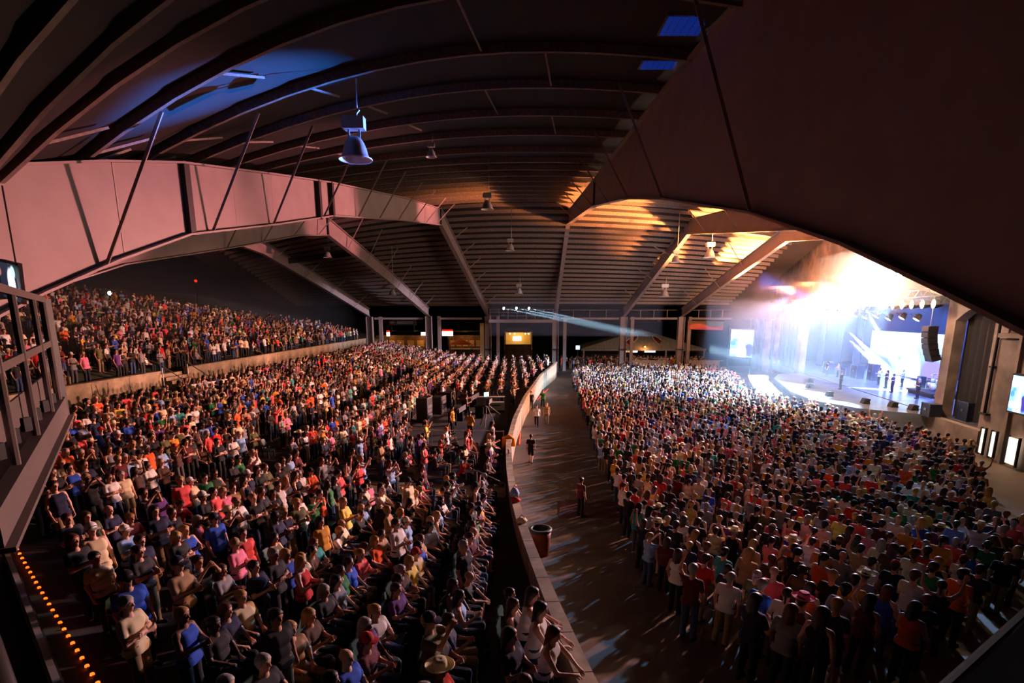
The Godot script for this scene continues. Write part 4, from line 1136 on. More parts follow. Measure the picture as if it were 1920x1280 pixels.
func make_people_shapes() -> void:
	var V := func(x: float, y: float, z: float) -> Vector3: return Vector3(x, y, z)
	# head, once
	var hp := [P(V.call(0, 1.665, -0.012), V.call(0, 1.66, 0.012), 0.09, 0.088), P(V.call(0, 1.64, 0.03), V.call(0, 1.552, 0.052), 0.066, 0.036), P(V.call(0, 1.65, 0.09), V.call(0, 1.607, 0.108), 0.011, 0.017, 0.016), P(V.call(-0.03, 1.672, 0.078), V.call(0.03, 1.672, 0.078), 0.014, 0.014, 0.02), P(V.call(-0.017, 1.572, 0.082), V.call(0.017, 1.572, 0.082), 0.011, 0.011, 0.01), P(V.call(0, 1.44, -0.015), V.call(0, 1.58, 0.0), 0.058, 0.055)]
	for s in [-1.0, 1.0]:
		hp.append(P(V.call(0.083 * s, 1.648, -0.004), V.call(0.08 * s, 1.61, 0.004), 0.016, 0.011, 0.008))
	var head := field(hp, 0.0105, [], [[Vector3(0.034, 1.638, 0.115), 0.024], [Vector3(-0.034, 1.638, 0.115), 0.024]])
	var open_hand := hand_field(0.15)
	var soft_hand := hand_field(0.5)
	var grip_hand := hand_field(0.95)
	# hair and hats, in the standing head's place
	var face := [Vector3(0, -0.75, 1).normalized(), (Vector3(0, -0.75, 1).normalized()).dot(Vector3(0, 1.678, 0.082))]
	HAIR["short"] = join([[field([P(V.call(0, 1.672, -0.022), V.call(0, 1.67, 0.015), 0.1, 0.098), P(V.call(0, 1.62, -0.045), V.call(0, 1.57, -0.045), 0.075, 0.055)], 0.014, [face]), Transform3D(), null]])
	HAIR["long"] = join([[field([P(V.call(0, 1.675, -0.022), V.call(0, 1.67, 0.015), 0.106, 0.1), P(V.call(-0.05, 1.63, -0.05), V.call(-0.075, 1.38, -0.085), 0.065, 0.04), P(V.call(0.05, 1.63, -0.05), V.call(0.075, 1.38, -0.085), 0.065, 0.04), P(V.call(0, 1.6, -0.06), V.call(0, 1.34, -0.11), 0.07, 0.04)], 0.016, [face]), Transform3D(), null]])
	HAIR["tied"] = join([[field([P(V.call(0, 1.672, -0.022), V.call(0, 1.67, 0.015), 0.101, 0.098), P(V.call(0, 1.7, -0.13), V.call(0, 1.68, -0.14), 0.035, 0.03, 0.02), P(V.call(0, 1.67, -0.15), V.call(0, 1.48, -0.14), 0.03, 0.018, 0.02)], 0.014, [face]), Transform3D(), null]])
	var cap := Shape.new(true).lathe([Vector2(0.106, 1.665), Vector2(0.106, 1.69), Vector2(0.095, 1.74), Vector2(0.06, 1.775), Vector2(0.012, 1.787), Vector2(0.012, 1.795), Vector2(0, 1.795)], 18)
	for i in 10:
		var a := -0.9 + i * 0.18
		var b := a + 0.18
		for y in [1.664, 1.674]:
			cap.quad(Vector3(sin(a) * 0.1, y, cos(a) * 0.1), Vector3(sin(b) * 0.1, y, cos(b) * 0.1), Vector3(sin(b) * 0.12, y - 0.018, cos(b) * 0.1 + 0.085), Vector3(sin(a) * 0.12, y - 0.018, cos(a) * 0.1 + 0.085))
	HAIR["cap"] = cap.commit_done()
	HAIR["straw"] = Shape.new(true).lathe([Vector2(0.205, 1.715), Vector2(0.215, 1.705), Vector2(0.16, 1.69), Vector2(0.108, 1.694), Vector2(0.1, 1.76), Vector2(0.085, 1.8), Vector2(0.03, 1.79), Vector2(0, 1.79)], 20).commit_done()
	# legs
	var legs := {
		"stand": [[0.1, 0.93, 0], [0.105, 0.5, 0.02], [0.115, 0.09, -0.02], [0.13, 0.035, 0.13]],
		"seat": [[0.1, 0.5, -0.02], [0.14, 0.5, 0.42], [0.14, 0.09, 0.4], [0.15, 0.035, 0.55]],
		"walk": [[0.1, 0.92, 0], [0.1, 0.51, 0.14], [0.1, 0.1, 0.12], [0.1, 0.035, 0.27]],
	}
	var leg_prims := {}
	for key in legs:
		var body := []
		var cloth := []
		var short := []
		var shoes := []
		for s in [-1.0, 1.0]:
			var j := []
			for q in legs[key]:
				j.append(Vector3(q[0] * s, q[1], q[2]))
			if key == "walk" and s < 0: j = [Vector3(-0.1, 0.92, 0), Vector3(-0.1, 0.5, -0.02), Vector3(-0.1, 0.14, -0.26), Vector3(-0.1, 0.05, -0.13)]
			body += [P(j[0], j[1], 0.085, 0.055), P(j[1], j[2], 0.055, 0.036), P(j[2], j[3], 0.036, 0.03)]
			cloth += [P(j[0], j[1], 0.1, 0.075), P(j[1], j[2] + (j[1] - j[2]) * 0.06, 0.075, 0.066)]
			short += [P(j[0], j[1].lerp(j[0], 0.12), 0.102, 0.095)]
			shoes.append(join([[field([P(j[2] + Vector3(0, -0.045, -0.02), j[3] + Vector3(0, 0.012, 0), 0.046, 0.042, 0.01)], 0.018), Transform3D(), null]]))
		var hip_y: float = legs[key][0][1]
		var hz: float = legs[key][0][2]
		body.append(P(Vector3(-0.06, hip_y + 0.02, hz), Vector3(0.06, hip_y + 0.02, hz), 0.12, 0.12))
		cloth.append(P(Vector3(-0.065, hip_y + 0.03, hz), Vector3(0.065, hip_y + 0.03, hz), 0.128, 0.128))
		short.append(cloth[-1])
		leg_prims[key] = body
		LEGS[key] = {"trousers": join([[field(cloth, 0.024, [[Vector3.UP, hip_y + 0.07]]), Transform3D(), null]]), "shorts": join([[field(short, 0.024, [[Vector3.UP, hip_y + 0.07]]), Transform3D(), null]]), "shoes": shoes}
	# poses: legs, lean of the torso, arms as [elbow, wrist] for the left (-x) and right (+x), hand, palm hint
	var poses := {
		"down": ["stand", 0.0, [-0.255, 1.13, -0.03], [-0.245, 0.88, 0.05], [0.255, 1.13, -0.03], [0.245, 0.88, 0.05], "soft"],
		"clap": ["stand", 0.0, [-0.25, 1.13, 0.08], [-0.07, 1.2, 0.3], [0.25, 1.13, 0.08], [0.07, 1.2, 0.3], "open"],
		"crossed": ["stand", 0.0, [-0.26, 1.12, 0.06], [0.06, 1.15, 0.2], [0.26, 1.14, 0.06], [-0.06, 1.19, 0.2], "soft"],
		"raised": ["stand", 0.0, [-0.255, 1.13, -0.03], [-0.235, 0.9, 0.08], [0.33, 1.52, 0.08], [0.28, 1.78, 0.12], "open"],
		"phone": ["stand", 0.0, [-0.24, 1.36, 0.22], [-0.06, 1.6, 0.34], [0.24, 1.36, 0.22], [0.06, 1.6, 0.34], "grip"],
		"cheer": ["stand", 0.0, [-0.33, 1.56, 0.05], [-0.36, 1.83, 0.08], [0.33, 1.56, 0.05], [0.36, 1.83, 0.08], "open"],
		"sit": ["seat", -0.08, [-0.25, 0.72, 0.02], [-0.12, 0.62, 0.24], [0.25, 0.72, 0.02], [0.12, 0.62, 0.24], "soft"],
		"sit_clap": ["seat", 0.03, [-0.25, 0.72, 0.1], [-0.07, 0.8, 0.32], [0.25, 0.72, 0.1], [0.07, 0.8, 0.32], "open"],
		"sit_lean": ["seat", 0.32, [-0.24, 0.74, 0.3], [-0.08, 0.66, 0.5], [0.24, 0.74, 0.3], [0.08, 0.66, 0.5], "soft"],
		"lean": ["stand", 0.22, [-0.26, 1.12, 0.3], [-0.1, 1.08, 0.52], [0.26, 1.12, 0.3], [0.1, 1.08, 0.52], "soft"],
		"walk": ["walk", 0.02, [-0.25, 1.14, -0.06], [-0.24, 0.92, 0.1], [0.25, 1.13, -0.1], [0.25, 0.88, -0.12], "soft"],
	}
	for key in poses:
		var q = poses[key]
		var sit: bool = q[0] == "seat"
		var drop := Vector3(0, -0.43, -0.02) if sit else Vector3.ZERO
		var pivot := Vector3(0, 0.95, 0) + drop
		var tilt := Basis(Vector3.RIGHT, q[1])
		var up := func(p: Vector3) -> Vector3: return pivot + tilt * (p + drop - pivot)
		var torso := [P(up.call(Vector3(-0.05, 1.08, 0)), up.call(Vector3(0.05, 1.08, 0)), 0.118, 0.118), P(up.call(Vector3(-0.075, 1.29, 0.005)), up.call(Vector3(0.075, 1.29, 0.005)), 0.118, 0.118), P(up.call(Vector3(-0.15, 1.39, -0.01)), up.call(Vector3(0.15, 1.39, -0.01)), 0.062, 0.062), P(up.call(Vector3(0, 1.4, -0.01)), up.call(Vector3(0, 1.5, -0.005)), 0.07, 0.056)]
		var body: Array = torso.duplicate()
		body += leg_prims[q[0]]
		var tee := [P(up.call(Vector3(-0.066, 0.9, 0)), up.call(Vector3(0.066, 0.9, 0)), 0.15, 0.15), P(up.call(Vector3(-0.055, 1.1, 0)), up.call(Vector3(0.055, 1.1, 0)), 0.132, 0.132), P(up.call(Vector3(-0.078, 1.29, 0.005)), up.call(Vector3(0.078, 1.29, 0.005)), 0.132, 0.132), P(up.call(Vector3(-0.15, 1.385, -0.01)), up.call(Vector3(0.15, 1.385, -0.01)), 0.074, 0.074)]
		var tank: Array = tee.slice(0, 3)
		tank.append(P(up.call(Vector3(-0.1, 1.385, -0.005)), up.call(Vector3(0.1, 1.385, -0.005)), 0.074, 0.074))
		var parts := []
		for s in [0, 1]:
			var sgn := -1.0 if s == 0 else 1.0
			var sh: Vector3 = up.call(Vector3(0.185 * sgn, 1.385, -0.01))
			var el := Vector3(q[2 + s * 2][0], q[2 + s * 2][1], q[2 + s * 2][2])
			var wr := Vector3(q[3 + s * 2][0], q[3 + s * 2][1], q[3 + s * 2][2])
			body += [P(sh, el, 0.052, 0.04), P(el, wr, 0.041, 0.027)]
			tee.append(P(sh, sh.lerp(el, 0.62), 0.068, 0.06, 0.025))
			var palm := Vector3(-sgn, 0, 0) if q[6] != "open" or key != "cheer" else Vector3(0, 0, 1)
			if key in ["crossed"]: palm = Vector3(0, 0, -1)
			if key in ["sit", "sit_lean", "lean"]: palm = Vector3(0, -1, 0)
			if key in ["raised", "cheer"]: palm = Vector3(0, 0, 1)
			var hand: Dictionary = {"open": open_hand, "soft": soft_hand, "grip": grip_hand}[q[6]]
			parts.append([hand, hand_xf(wr, wr - el, palm, s == 0), null])
		var head_up := Transform3D(Basis(Vector3.RIGHT, q[1] * 0.4), Vector3.ZERO)
		var neck: Vector3 = up.call(Vector3(0, 1.47, -0.01))
		head_up.origin = neck - head_up.basis * Vector3(0, 1.47, -0.01)
		parts.append([field(body, 0.022), Transform3D(), null])
		parts.append([head, head_up, face_colour])
		var hem: float = 0.855 + drop.y
		var collar := Vector3(0, 1, 0)
		var neck_y: float = up.call(Vector3(0, 1.452, 0)).y
		POSE[key] = {"body": join(parts), "tee": join([[field(tee, 0.024, [[-collar, -hem], [collar, neck_y]]), Transform3D(), null]]), "tank": join([[field(tank, 0.024, [[-collar, -hem], [collar, neck_y - 0.02]]), Transform3D(), null]]), "legs": q[0], "head": head_up}

func tinted(key: String, rough: float) -> StandardMaterial3D:
	if mats.has(key): return mats[key]
	var m := mat(key, Color.WHITE, rough)
	m.vertex_color_use_as_albedo = true
	return m

func cloth_mat(name_: String, c: Color) -> StandardMaterial3D:
	return mat("cloth_" + name_, c, 0.85)

func skin_mat(i: int) -> StandardMaterial3D:
	var m := mat("skin_%d" % i, SKIN[i], 0.55)
	m.vertex_color_use_as_albedo = true
	return m

const SKIN := [Color(0.86, 0.67, 0.57), Color(0.8, 0.6, 0.49), Color(0.74, 0.53, 0.41), Color(0.55, 0.37, 0.27), Color(0.35, 0.23, 0.17)]
const SHIRT := {"white": Color(0.9, 0.89, 0.87), "black": Color(0.03, 0.03, 0.035), "charcoal": Color(0.14, 0.14, 0.15), "grey": Color(0.5, 0.5, 0.52), "navy": Color(0.08, 0.11, 0.25), "blue": Color(0.1, 0.3, 0.75), "pale blue": Color(0.55, 0.7, 0.88), "red": Color(0.75, 0.08, 0.08), "maroon": Color(0.36, 0.06, 0.1), "coral": Color(0.92, 0.32, 0.32), "pink": Color(0.93, 0.5, 0.62), "orange": Color(0.92, 0.36, 0.1), "mustard": Color(0.82, 0.58, 0.12), "yellow": Color(0.93, 0.82, 0.35), "cream": Color(0.9, 0.83, 0.66), "tan": Color(0.66, 0.53, 0.38), "olive": Color(0.34, 0.34, 0.18), "green": Color(0.1, 0.45, 0.22), "teal": Color(0.15, 0.55, 0.52), "purple": Color(0.35, 0.16, 0.45), "brown": Color(0.3, 0.19, 0.12)}
const TROUSERS := {"dark jeans": Color(0.08, 0.1, 0.16), "black trousers": Color(0.03, 0.03, 0.03), "khaki trousers": Color(0.55, 0.47, 0.34), "blue jeans": Color(0.2, 0.28, 0.42), "grey trousers": Color(0.3, 0.3, 0.31)}
const HAIR_COLOUR := {"dark": Color(0.05, 0.04, 0.035), "brown": Color(0.2, 0.12, 0.07), "blond": Color(0.7, 0.54, 0.3), "grey": Color(0.62, 0.6, 0.58), "auburn": Color(0.34, 0.14, 0.07)}

func person(pose: String, look: Dictionary, at: Transform3D, label: String, group: String, called := "person") -> Node3D:
	var p := thing(called, label, "person", at, group)
	var q = POSE[pose]
	obj("body", q.body, skin_mat(look.skin), p)
	obj("shirt" if look.cut == "tee" else "tank_top", q[look.cut], cloth_mat(look.shirt, SHIRT[look.shirt]), p)
	var shorts: bool = look.get("shorts", false)
	obj("shorts" if shorts else "trousers", LEGS[q.legs]["shorts" if shorts else "trousers"], cloth_mat(look.legs, TROUSERS[look.legs]), p)
	for k in 2: obj("shoe", LEGS[q.legs].shoes[k], cloth_mat("shoe", Color(0.08, 0.07, 0.07)), p)
	if look.hair == "cap" or look.hair == "straw":
		obj("hair", HAIR.short, mat("hair_" + look.tone, HAIR_COLOUR[look.tone], 0.5), p, q.head)
		obj("cap" if look.hair == "cap" else "straw_hat", HAIR[look.hair], cloth_mat("hat_" + look.hat, SHIRT[look.hat]), p, q.head)
	elif look.hair != "bald":
		obj("hair", HAIR[look.hair], mat("hair_" + look.tone, HAIR_COLOUR[look.tone], 0.5), p, q.head)
	return p
# ---------------------------------------------------------------- audience
func proj(p: Vector3) -> Vector3:
	var q := Basis(Vector3.RIGHT, deg_to_rad(12)) * (p - Vector3(0, 8.6, 0))
	return Vector3(960 + 1050 * q.x / -q.z, 813.2 - 1050 * q.y / -q.z, -q.z)

func facing(dir: Vector3, at: Vector3, sway: Vector2) -> Transform3D:
	return Transform3D(Basis(Vector3.BACK, sway.x) * Basis(Vector3.RIGHT, sway.y) * Basis(Vector3.UP, atan2(dir.x, dir.z)), at)

func pick(r: RandomNumberGenerator, table: Array) -> String:
	var sum := 0.0
	for t in table: sum += t[1]
	var v := r.randf() * sum
	for t in table:
		v -= t[1]
		if v <= 0.0: return t[0]
	return table[0][0]

const SHIRT_ODDS := [["white", 15.0], ["black", 22.0], ["charcoal", 10.0], ["grey", 9.0], ["navy", 7.0], ["blue", 4.0], ["pale blue", 4.0], ["red", 5.0], ["maroon", 4.0], ["coral", 3.0], ["pink", 3.0], ["orange", 4.0], ["mustard", 2.0], ["yellow", 2.0], ["cream", 6.0], ["tan", 5.0], ["olive", 3.0], ["green", 2.0], ["teal", 2.5], ["purple", 2.5], ["brown", 4.0]]

func random_look(r: RandomNumberGenerator) -> Dictionary:
	var woman := r.randf() < 0.46
	var look := {"skin": [0, 0, 0, 1, 1, 1, 2, 2, 3, 4][r.randi() % 10], "cut": "tank" if woman and r.randf() < 0.45 else "tee", "shirt": pick(r, SHIRT_ODDS), "legs": pick(r, [["dark jeans", 4.0], ["black trousers", 3.0], ["khaki trousers", 2.0], ["blue jeans", 3.0], ["grey trousers", 1.0]]), "shorts": r.randf() < 0.25, "tone": pick(r, [["dark", 3.0], ["brown", 4.0], ["blond", 2.2], ["grey", 1.6], ["auburn", 1.0]]), "hat": pick(r, [["navy", 2.0], ["white", 2.0], ["red", 1.0], ["black", 2.0], ["tan", 1.0]])}
	look.hair = pick(r, [["long", 5.0], ["tied", 3.0], ["short", 1.0], ["cap", 0.5], ["straw", 0.3]]) if woman else pick(r, [["short", 6.0], ["cap", 2.2], ["bald", 1.2], ["straw", 0.25]])
	if look.hair == "straw": look.hat = "cream"
	return look

const DOING := {"down": "arms hanging", "clap": "hands clasped", "crossed": "arms folded", "raised": "one arm raised", "phone": "hands held up", "cheer": "both arms up", "sit": "seated", "sit_clap": "seated clapping", "sit_lean": "seated leaning", "lean": "leaning on the barrier", "walk": "walking"}

func look_label(look: Dictionary, pose: String, place: String) -> String:
	var top: String = look.shirt + (" tee" if look.cut == "tee" else " tank top")
	var low: String = look.legs.split(" ")[0] + " shorts" if look.get("shorts", false) else look.legs
	var hair: String
	if look.hair == "cap": hair = look.hat + " cap"
	elif look.hair == "straw": hair = "straw hat"
	elif look.hair == "bald": hair = "shaved head"
	elif look.hair == "tied": hair = look.tone + " ponytail"
	else: hair = look.hair + " " + look.tone + " hair"
	return "person, %s, %s, %s, %s, %s" % [top, low, hair, DOING[pose], place]

func inside(p: Vector2, poly: PackedVector2Array) -> bool:
	return Geometry2D.is_point_in_polygon(p, poly)

func seat_shape() -> Array:
	var back := PackedVector2Array([Vector2(-0.21, 0.45), Vector2(0.21, 0.45), Vector2(0.23, 0.7), Vector2(0.2, 0.84), Vector2(0.1, 0.9), Vector2(-0.1, 0.9), Vector2(-0.2, 0.84), Vector2(-0.23, 0.7)])
	var b := Shape.new().prism(back, Transform3D(Basis(Vector3.RIGHT, -0.16), Vector3(0, 0, -0.14)), -0.035)
	var pan := Shape.new().prism(PackedVector2Array([Vector2(-0.22, -0.2), Vector2(0.22, -0.2), Vector2(0.23, 0.15), Vector2(0.18, 0.22), Vector2(-0.18, 0.22), Vector2(-0.23, 0.15)]), Transform3D(Basis(Vector3.RIGHT, Vector3.BACK, Vector3.DOWN), Vector3(0, 0.41, 0)), 0.04)
	return [b.commit_done(), pan.commit_done(), Shape.new().bar(Vector3(0, 0.02, 0.12), Vector3(0, 0.4, 0.1), 0.035, 0.05).commit_done(), Shape.new().bar(Vector3(0, 0.02, -0.18), Vector3(0, 0.62, -0.2), 0.035, 0.05).commit_done(), B(Vector3(0, 0.62, 0.0), Vector3(0.05, 0.035, 0.4)).commit_done()]

var SEAT := []

func seat(at: Transform3D, label: String, group: String) -> void:
	if SEAT.is_empty(): SEAT = seat_shape()
	var green := mat("seat_green", Color(0.2, 0.32, 0.27), 0.4)
	var iron := mat("dark_steel")
	var c := thing("stadium_seat", label, "seat", at, group)
	obj("backrest", SEAT[0], green, c)
	obj("seat_pan", SEAT[1], green, c)
	for x in [-0.24, 0.24]:
		obj("leg", SEAT[2], iron, c, Transform3D(Basis(), Vector3(x, 0, 0)))
		obj("leg", SEAT[3], iron, c, Transform3D(Basis(), Vector3(x, 0, 0)))
		obj("armrest", SEAT[4], iron, c, Transform3D(Basis(), Vector3(x, 0, 0)))

func build_crowd() -> void:
	var r := RandomNumberGenerator.new()
	r.seed = 4711
	var all := []
	# people one can pick out in the photograph: place, section, pose, look
	var hero := [
		[-2.85, -13.2, "terrace", "clap", {"skin": 0, "cut": "tee", "shirt": "white", "legs": "black trousers", "hair": "short", "tone": "brown"}],
		[-2.75, -14.0, "terrace", "down", {"skin": 1, "cut": "tee", "shirt": "pale blue", "legs": "grey trousers", "hair": "cap", "tone": "brown", "hat": "cream"}],
		[-7.4, -10.6, "terrace", "down", {"skin": 0, "cut": "tee", "shirt": "navy", "legs": "khaki trousers", "hair": "short", "tone": "brown", "shorts": true}],
		[-6.0, -12.0, "terrace", "down", {"skin": 0, "cut": "tee", "shirt": "coral", "legs": "khaki trousers", "hair": "short", "tone": "brown"}],
		[-7.0, -12.6, "terrace", "down", {"skin": 2, "cut": "tee", "shirt": "blue", "legs": "dark jeans", "hair": "cap", "tone": "dark", "hat": "navy"}],
		[-6.2, -8.5, "terrace", "down", {"skin": 1, "cut": "tee", "shirt": "blue", "legs": "dark jeans", "hair": "cap", "tone": "brown", "hat": "black"}],
		[-5.6, -7.6, "terrace", "crossed", {"skin": 0, "cut": "tee", "shirt": "cream", "legs": "khaki trousers", "hair": "short", "tone": "grey"}],
		[-7.6, -9.7, "terrace", "down", {"skin": 1, "cut": "tee", "shirt": "cream", "legs": "black trousers", "hair": "short", "tone": "dark"}],
		[-4.1, -10.2, "terrace", "clap", {"skin": 0, "cut": "tank", "shirt": "red", "legs": "black trousers", "hair": "long", "tone": "blond"}],
		[-4.0, -24.6, "terrace", "clap", {"skin": 1, "cut": "tank", "shirt": "coral", "legs": "blue jeans", "hair": "long", "tone": "brown"}],
		[0.22, -8.9, "terrace", "lean", {"skin": 0, "cut": "tank", "shirt": "white", "legs": "dark jeans", "hair": "long", "tone": "brown"}],
		[0.38, -8.2, "terrace", "lean", {"skin": 0, "cut": "tank", "shirt": "white", "legs": "blue jeans", "hair": "long", "tone": "dark"}],
		[0.5, -7.6, "terrace", "lean", {"skin": 1, "cut": "tank", "shirt": "white", "legs": "black trousers", "hair": "long", "tone": "auburn"}],
		[5.75, -21.8, "floor", "clap", {"skin": 1, "cut": "tee", "shirt": "yellow", "legs": "dark jeans", "hair": "long", "tone": "brown"}],
		[7.2, -13.6, "floor", "down", {"skin": 1, "cut": "tee", "shirt": "orange", "legs": "khaki trousers", "hair": "short", "tone": "dark"}],
		[6.4, -14.2, "floor", "down", {"skin": 0, "cut": "tank", "shirt": "mustard", "legs": "dark jeans", "hair": "long", "tone": "blond"}],
		[4.6, -11.2, "floor", "down", {"skin": 0, "cut": "tee", "shirt": "white", "legs": "khaki trousers", "hair": "short", "tone": "grey"}],
		[5.1, -10.6, "floor", "down", {"skin": 0, "cut": "tee", "shirt": "blue", "legs": "dark jeans", "hair": "short", "tone": "grey"}],
		[7.8, -11.7, "floor", "down", {"skin": 0, "cut": "tee", "shirt": "grey", "legs": "dark jeans", "hair": "straw", "tone": "brown", "hat": "cream"}],
		[5.3, -9.5, "floor", "down", {"skin": 0, "cut": "tank", "shirt": "maroon", "legs": "black trousers", "hair": "straw", "tone": "brown", "hat": "pink"}],
		[6.6, -9.7, "floor", "raised", {"skin": 1, "cut": "tank", "shirt": "maroon", "legs": "black trousers", "hair": "long", "tone": "dark"}],
	]
	for h in hero:
		var y: float = terrace_y(h[0], h[1]) if h[2] == "terrace" else floor_y(h[1])
		all.append({"p": Vector3(h[0], y, h[1]), "sec": h[2], "pose": h[3], "look": h[4], "hero": true})
	var near_hero := func(x: float, z: float) -> bool:
		for h in hero:
			if Vector2(h[0] - x, h[1] - z).length() < 0.5: return true
		return false
	# raised seating
	var gap_poly := PackedVector2Array([Vector2(-7.2, -47.5), Vector2(0.4, -47.5), Vector2(0.4, -31.0), Vector2(-6.8, -31.0)])
	var x := 4.9
	var row := 0
	while x > -18.6:
		var z := -84.5 + (row % 2) * 0.3
		while z < -6.5:
			z += 0.6 + r.randf_range(-0.05, 0.05)
			var px := x + r.randf_range(-0.1, 0.1)
			var skip := r.randf() < 0.045
			if px > barrier_x(z) - 0.75: continue
			if inside(Vector2(px, z), gap_poly): continue
			if absf(z + 23.0 + 0.12 * (px + 5.0)) < 1.15 and px > -9.6: continue
			if absf(px + 10.9) < 0.62 and z > -60: continue
			if absf(z + 52.0) < 0.6 and px < -9: continue
			# walkway kerb towards the balcony
			if px < -4.5 and z > -17.0 and 0.743 * (z + 13.33) - 0.67 * (px + 12.67) > -0.55: continue
			if near_hero.call(px, z): continue
			var p := Vector3(px, terrace_y(px, z), z)
			var sitting := r.randf() < (0.85 if px > -3.6 and z > -31 else (0.45 if px > -5.8 and z > -31 else 0.08))
			var pose := pick(r, [["sit", 4.0], ["sit_clap", 2.5], ["sit_lean", 1.0]]) if sitting else pick(r, [["down", 3.0], ["clap", 3.0], ["crossed", 2.0], ["raised", 0.4], ["phone", 0.6], ["cheer", 0.12]])
			all.append({"p": p, "sec": "terrace", "pose": pose, "look": random_look(r), "empty": skip})
		x -= 1.2 if x > -9.5 else 1.0
		row += 1
	# floor section
	var area := PackedVector2Array([Vector2(3.4, -7.0), Vector2(8.6, -9.9), Vector2(13.4, -13.9), Vector2(16.6, -17.2), Vector2(19.0, -21.5), Vector2(22.6, -26.0), Vector2(26.0, -30.5), Vector2(26.2, -37.0), Vector2(24.6, -48.0), Vector2(23.6, -52.0), Vector2(23.7, -57.0), Vector2(26.8, -66.0), Vector2(28.4, -72.0), Vector2(28.2, -80.0), Vector2(12.0, -83.0), Vector2(8.4, -82.0)])
	var fwd := Vector3(0.8, 0, -0.6)
	var across := Vector3(0.6, 0, 0.8)
	for i in 92:
		for j in 140:
			var q := Vector3(3.0, 0, -7.0) + fwd * (i * 1.08 - 18.0) + across * (j * 0.6 - 66.0)
			q += Vector3(r.randf_range(-0.1, 0.1), 0, r.randf_range(-0.1, 0.1))
			var skip := r.randf() < 0.05
			if q.x < barrier_x(q.z) + 3.1 or not inside(Vector2(q.x, q.z), area): continue
			if absf(q.z + 22.6 - 0.25 * (q.x - 4.0)) < 0.6 and q.x < 9.0: continue
			if near_hero.call(q.x, q.z): continue
			var pose := pick(r, [["down", 5.0], ["clap", 2.6], ["crossed", 1.0], ["raised", 0.6], ["phone", 0.9], ["cheer", 0.4]])
			if not skip: all.append({"p": Vector3(q.x, floor_y(q.z), q.z), "sec": "floor", "pose": pose, "look": random_look(r)})
	# lawn
	x = -23.3
	while x > -47.0:
		var z := -86.0
		while z < -19.0:
			z += 0.82 + r.randf_range(-0.2, 0.2)
			var px := x + r.randf_range(-0.35, 0.35)
			var edge := curve([[-86.0, -26.6], [-70.0, -31.5], [-48.0, -41.0], [-30.0, -45.0], [-18.0, -46.0]], z)
			if px < edge: continue
			if absf(z + 31.5 - (-px - 23.0) * -0.45) < 0.8: continue
			all.append({"p": Vector3(px, lawn_y(px), z), "sec": "lawn", "pose": pick(r, [["down", 3.0], ["clap", 2.0], ["crossed", 1.0], ["raised", 0.3], ["sit", 1.2]]), "look": random_look(r)})
		x -= 1.05
	# people strolling behind the far columns
	for i in 170:
		var q := Vector3(r.randf_range(8.0, 32.0), 0, r.randf_range(-98.0, -89.6))
		all.append({"p": q, "sec": "concourse", "pose": pick(r, [["down", 3.0], ["walk", 2.0], ["crossed", 1.0]]), "look": random_look(r), "dir": Vector3(r.randf_range(-1, 1), 0, r.randf_range(-1, 1) + 0.01)})
	# which of them show, and how large
	var seen := []
	for a in all:
		var s := proj(a.p + Vector3(0, 1.3, 0))
		if s.x < -260 or s.x > 2180 or s.y > 1420 or s.z < 2.0: continue
		a.inframe = s.x > -30 and s.x < 1950 and s.y < 1300
		a.depth = s.z
		seen.append(a)
	seen.sort_custom(func(a, b): return (0.0 if a.has("hero") else a.depth) < (0.0 if b.has("hero") else b.depth))
	print("people ", seen.size())
	var used := {}
	var mass := {}
	var count := 0
	var empties := 0
	for a in seen:
		var dir := Vector3(1, 0, 0.22)
		if a.sec == "floor": dir = fwd
		if a.sec == "concourse": dir = a.dir
		if a.sec == "lawn": dir = Vector3(1, 0, 0.1)
		if a.pose == "lean": dir = Vector3(1, 0, 0.25)
		dir = dir.rotated(Vector3.UP, r.randf_range(-0.3, 0.3))
		var near := clampf((a.p.z + 30.0) / 20.0, 0.0, 1.0)
		var sway := Vector2(clampf(-a.p.x * 0.012, -0.1, 0.1) * near + r.randf_range(-0.04, 0.04), r.randf_range(-0.03, 0.03))
		var sit: bool = a.pose.begins_with("sit")
		if sit or a.get("empty", false): sway = Vector2.ZERO
		var xf := facing(dir, a.p, sway)
		var size := r.randf_range(0.93, 1.07)
		if not sit: xf.basis = xf.basis.scaled(Vector3.ONE * size)
		if a.get("empty", false):
			if a.depth < 27.0 and empties < 45:
				seat(facing(Vector3(1, 0, 0.15), a.p, Vector2.ZERO), "empty green folding seat in the raised seating", "empty seats in the raised seating")
				empties += 1
			continue
		if count < 268 and a.inframe:
			var place: String = {"terrace": "in raised seating", "floor": "on lower floor", "lawn": "on the lawn"}[a.sec]
			if a.pose == "lean": place = "above the aisle"
			var label := look_label(a.look, a.pose, place)
			for k in 40:
				if not used.has(label): break
				a.look = random_look(r)
				label = look_label(a.look, a.pose, place)
			used[label] = true
			person(a.pose, a.look, xf, label, "audience " + place)
			if sit: seat(xf, "green folding seat under a seated person in the raised seating", "taken seats in the raised seating")
			count += 1
		else:
			var m = mass.get_or_add(a.sec, {})
			m.get_or_add("body/" + a.pose, []).append([xf, SKIN[a.look.skin]])
			m.get_or_add(a.look.cut + "/" + a.pose, []).append([xf, SHIRT[a.look.shirt]])
			m.get_or_add("trousers/" + POSE[a.pose].legs, []).append([xf, TROUSERS[a.look.legs]])
			var hx: Transform3D = xf * POSE[a.pose].head
			if a.look.hair != "bald":
				var capped: bool = a.look.hair in ["cap", "straw"]
				m.get_or_add("hair/" + ("short" if capped else a.look.hair), []).append([hx, HAIR_COLOUR[a.look.tone]])
				if capped: m.get_or_add("hair/" + a.look.hair, []).append([hx, SHIRT[a.look.hat]])
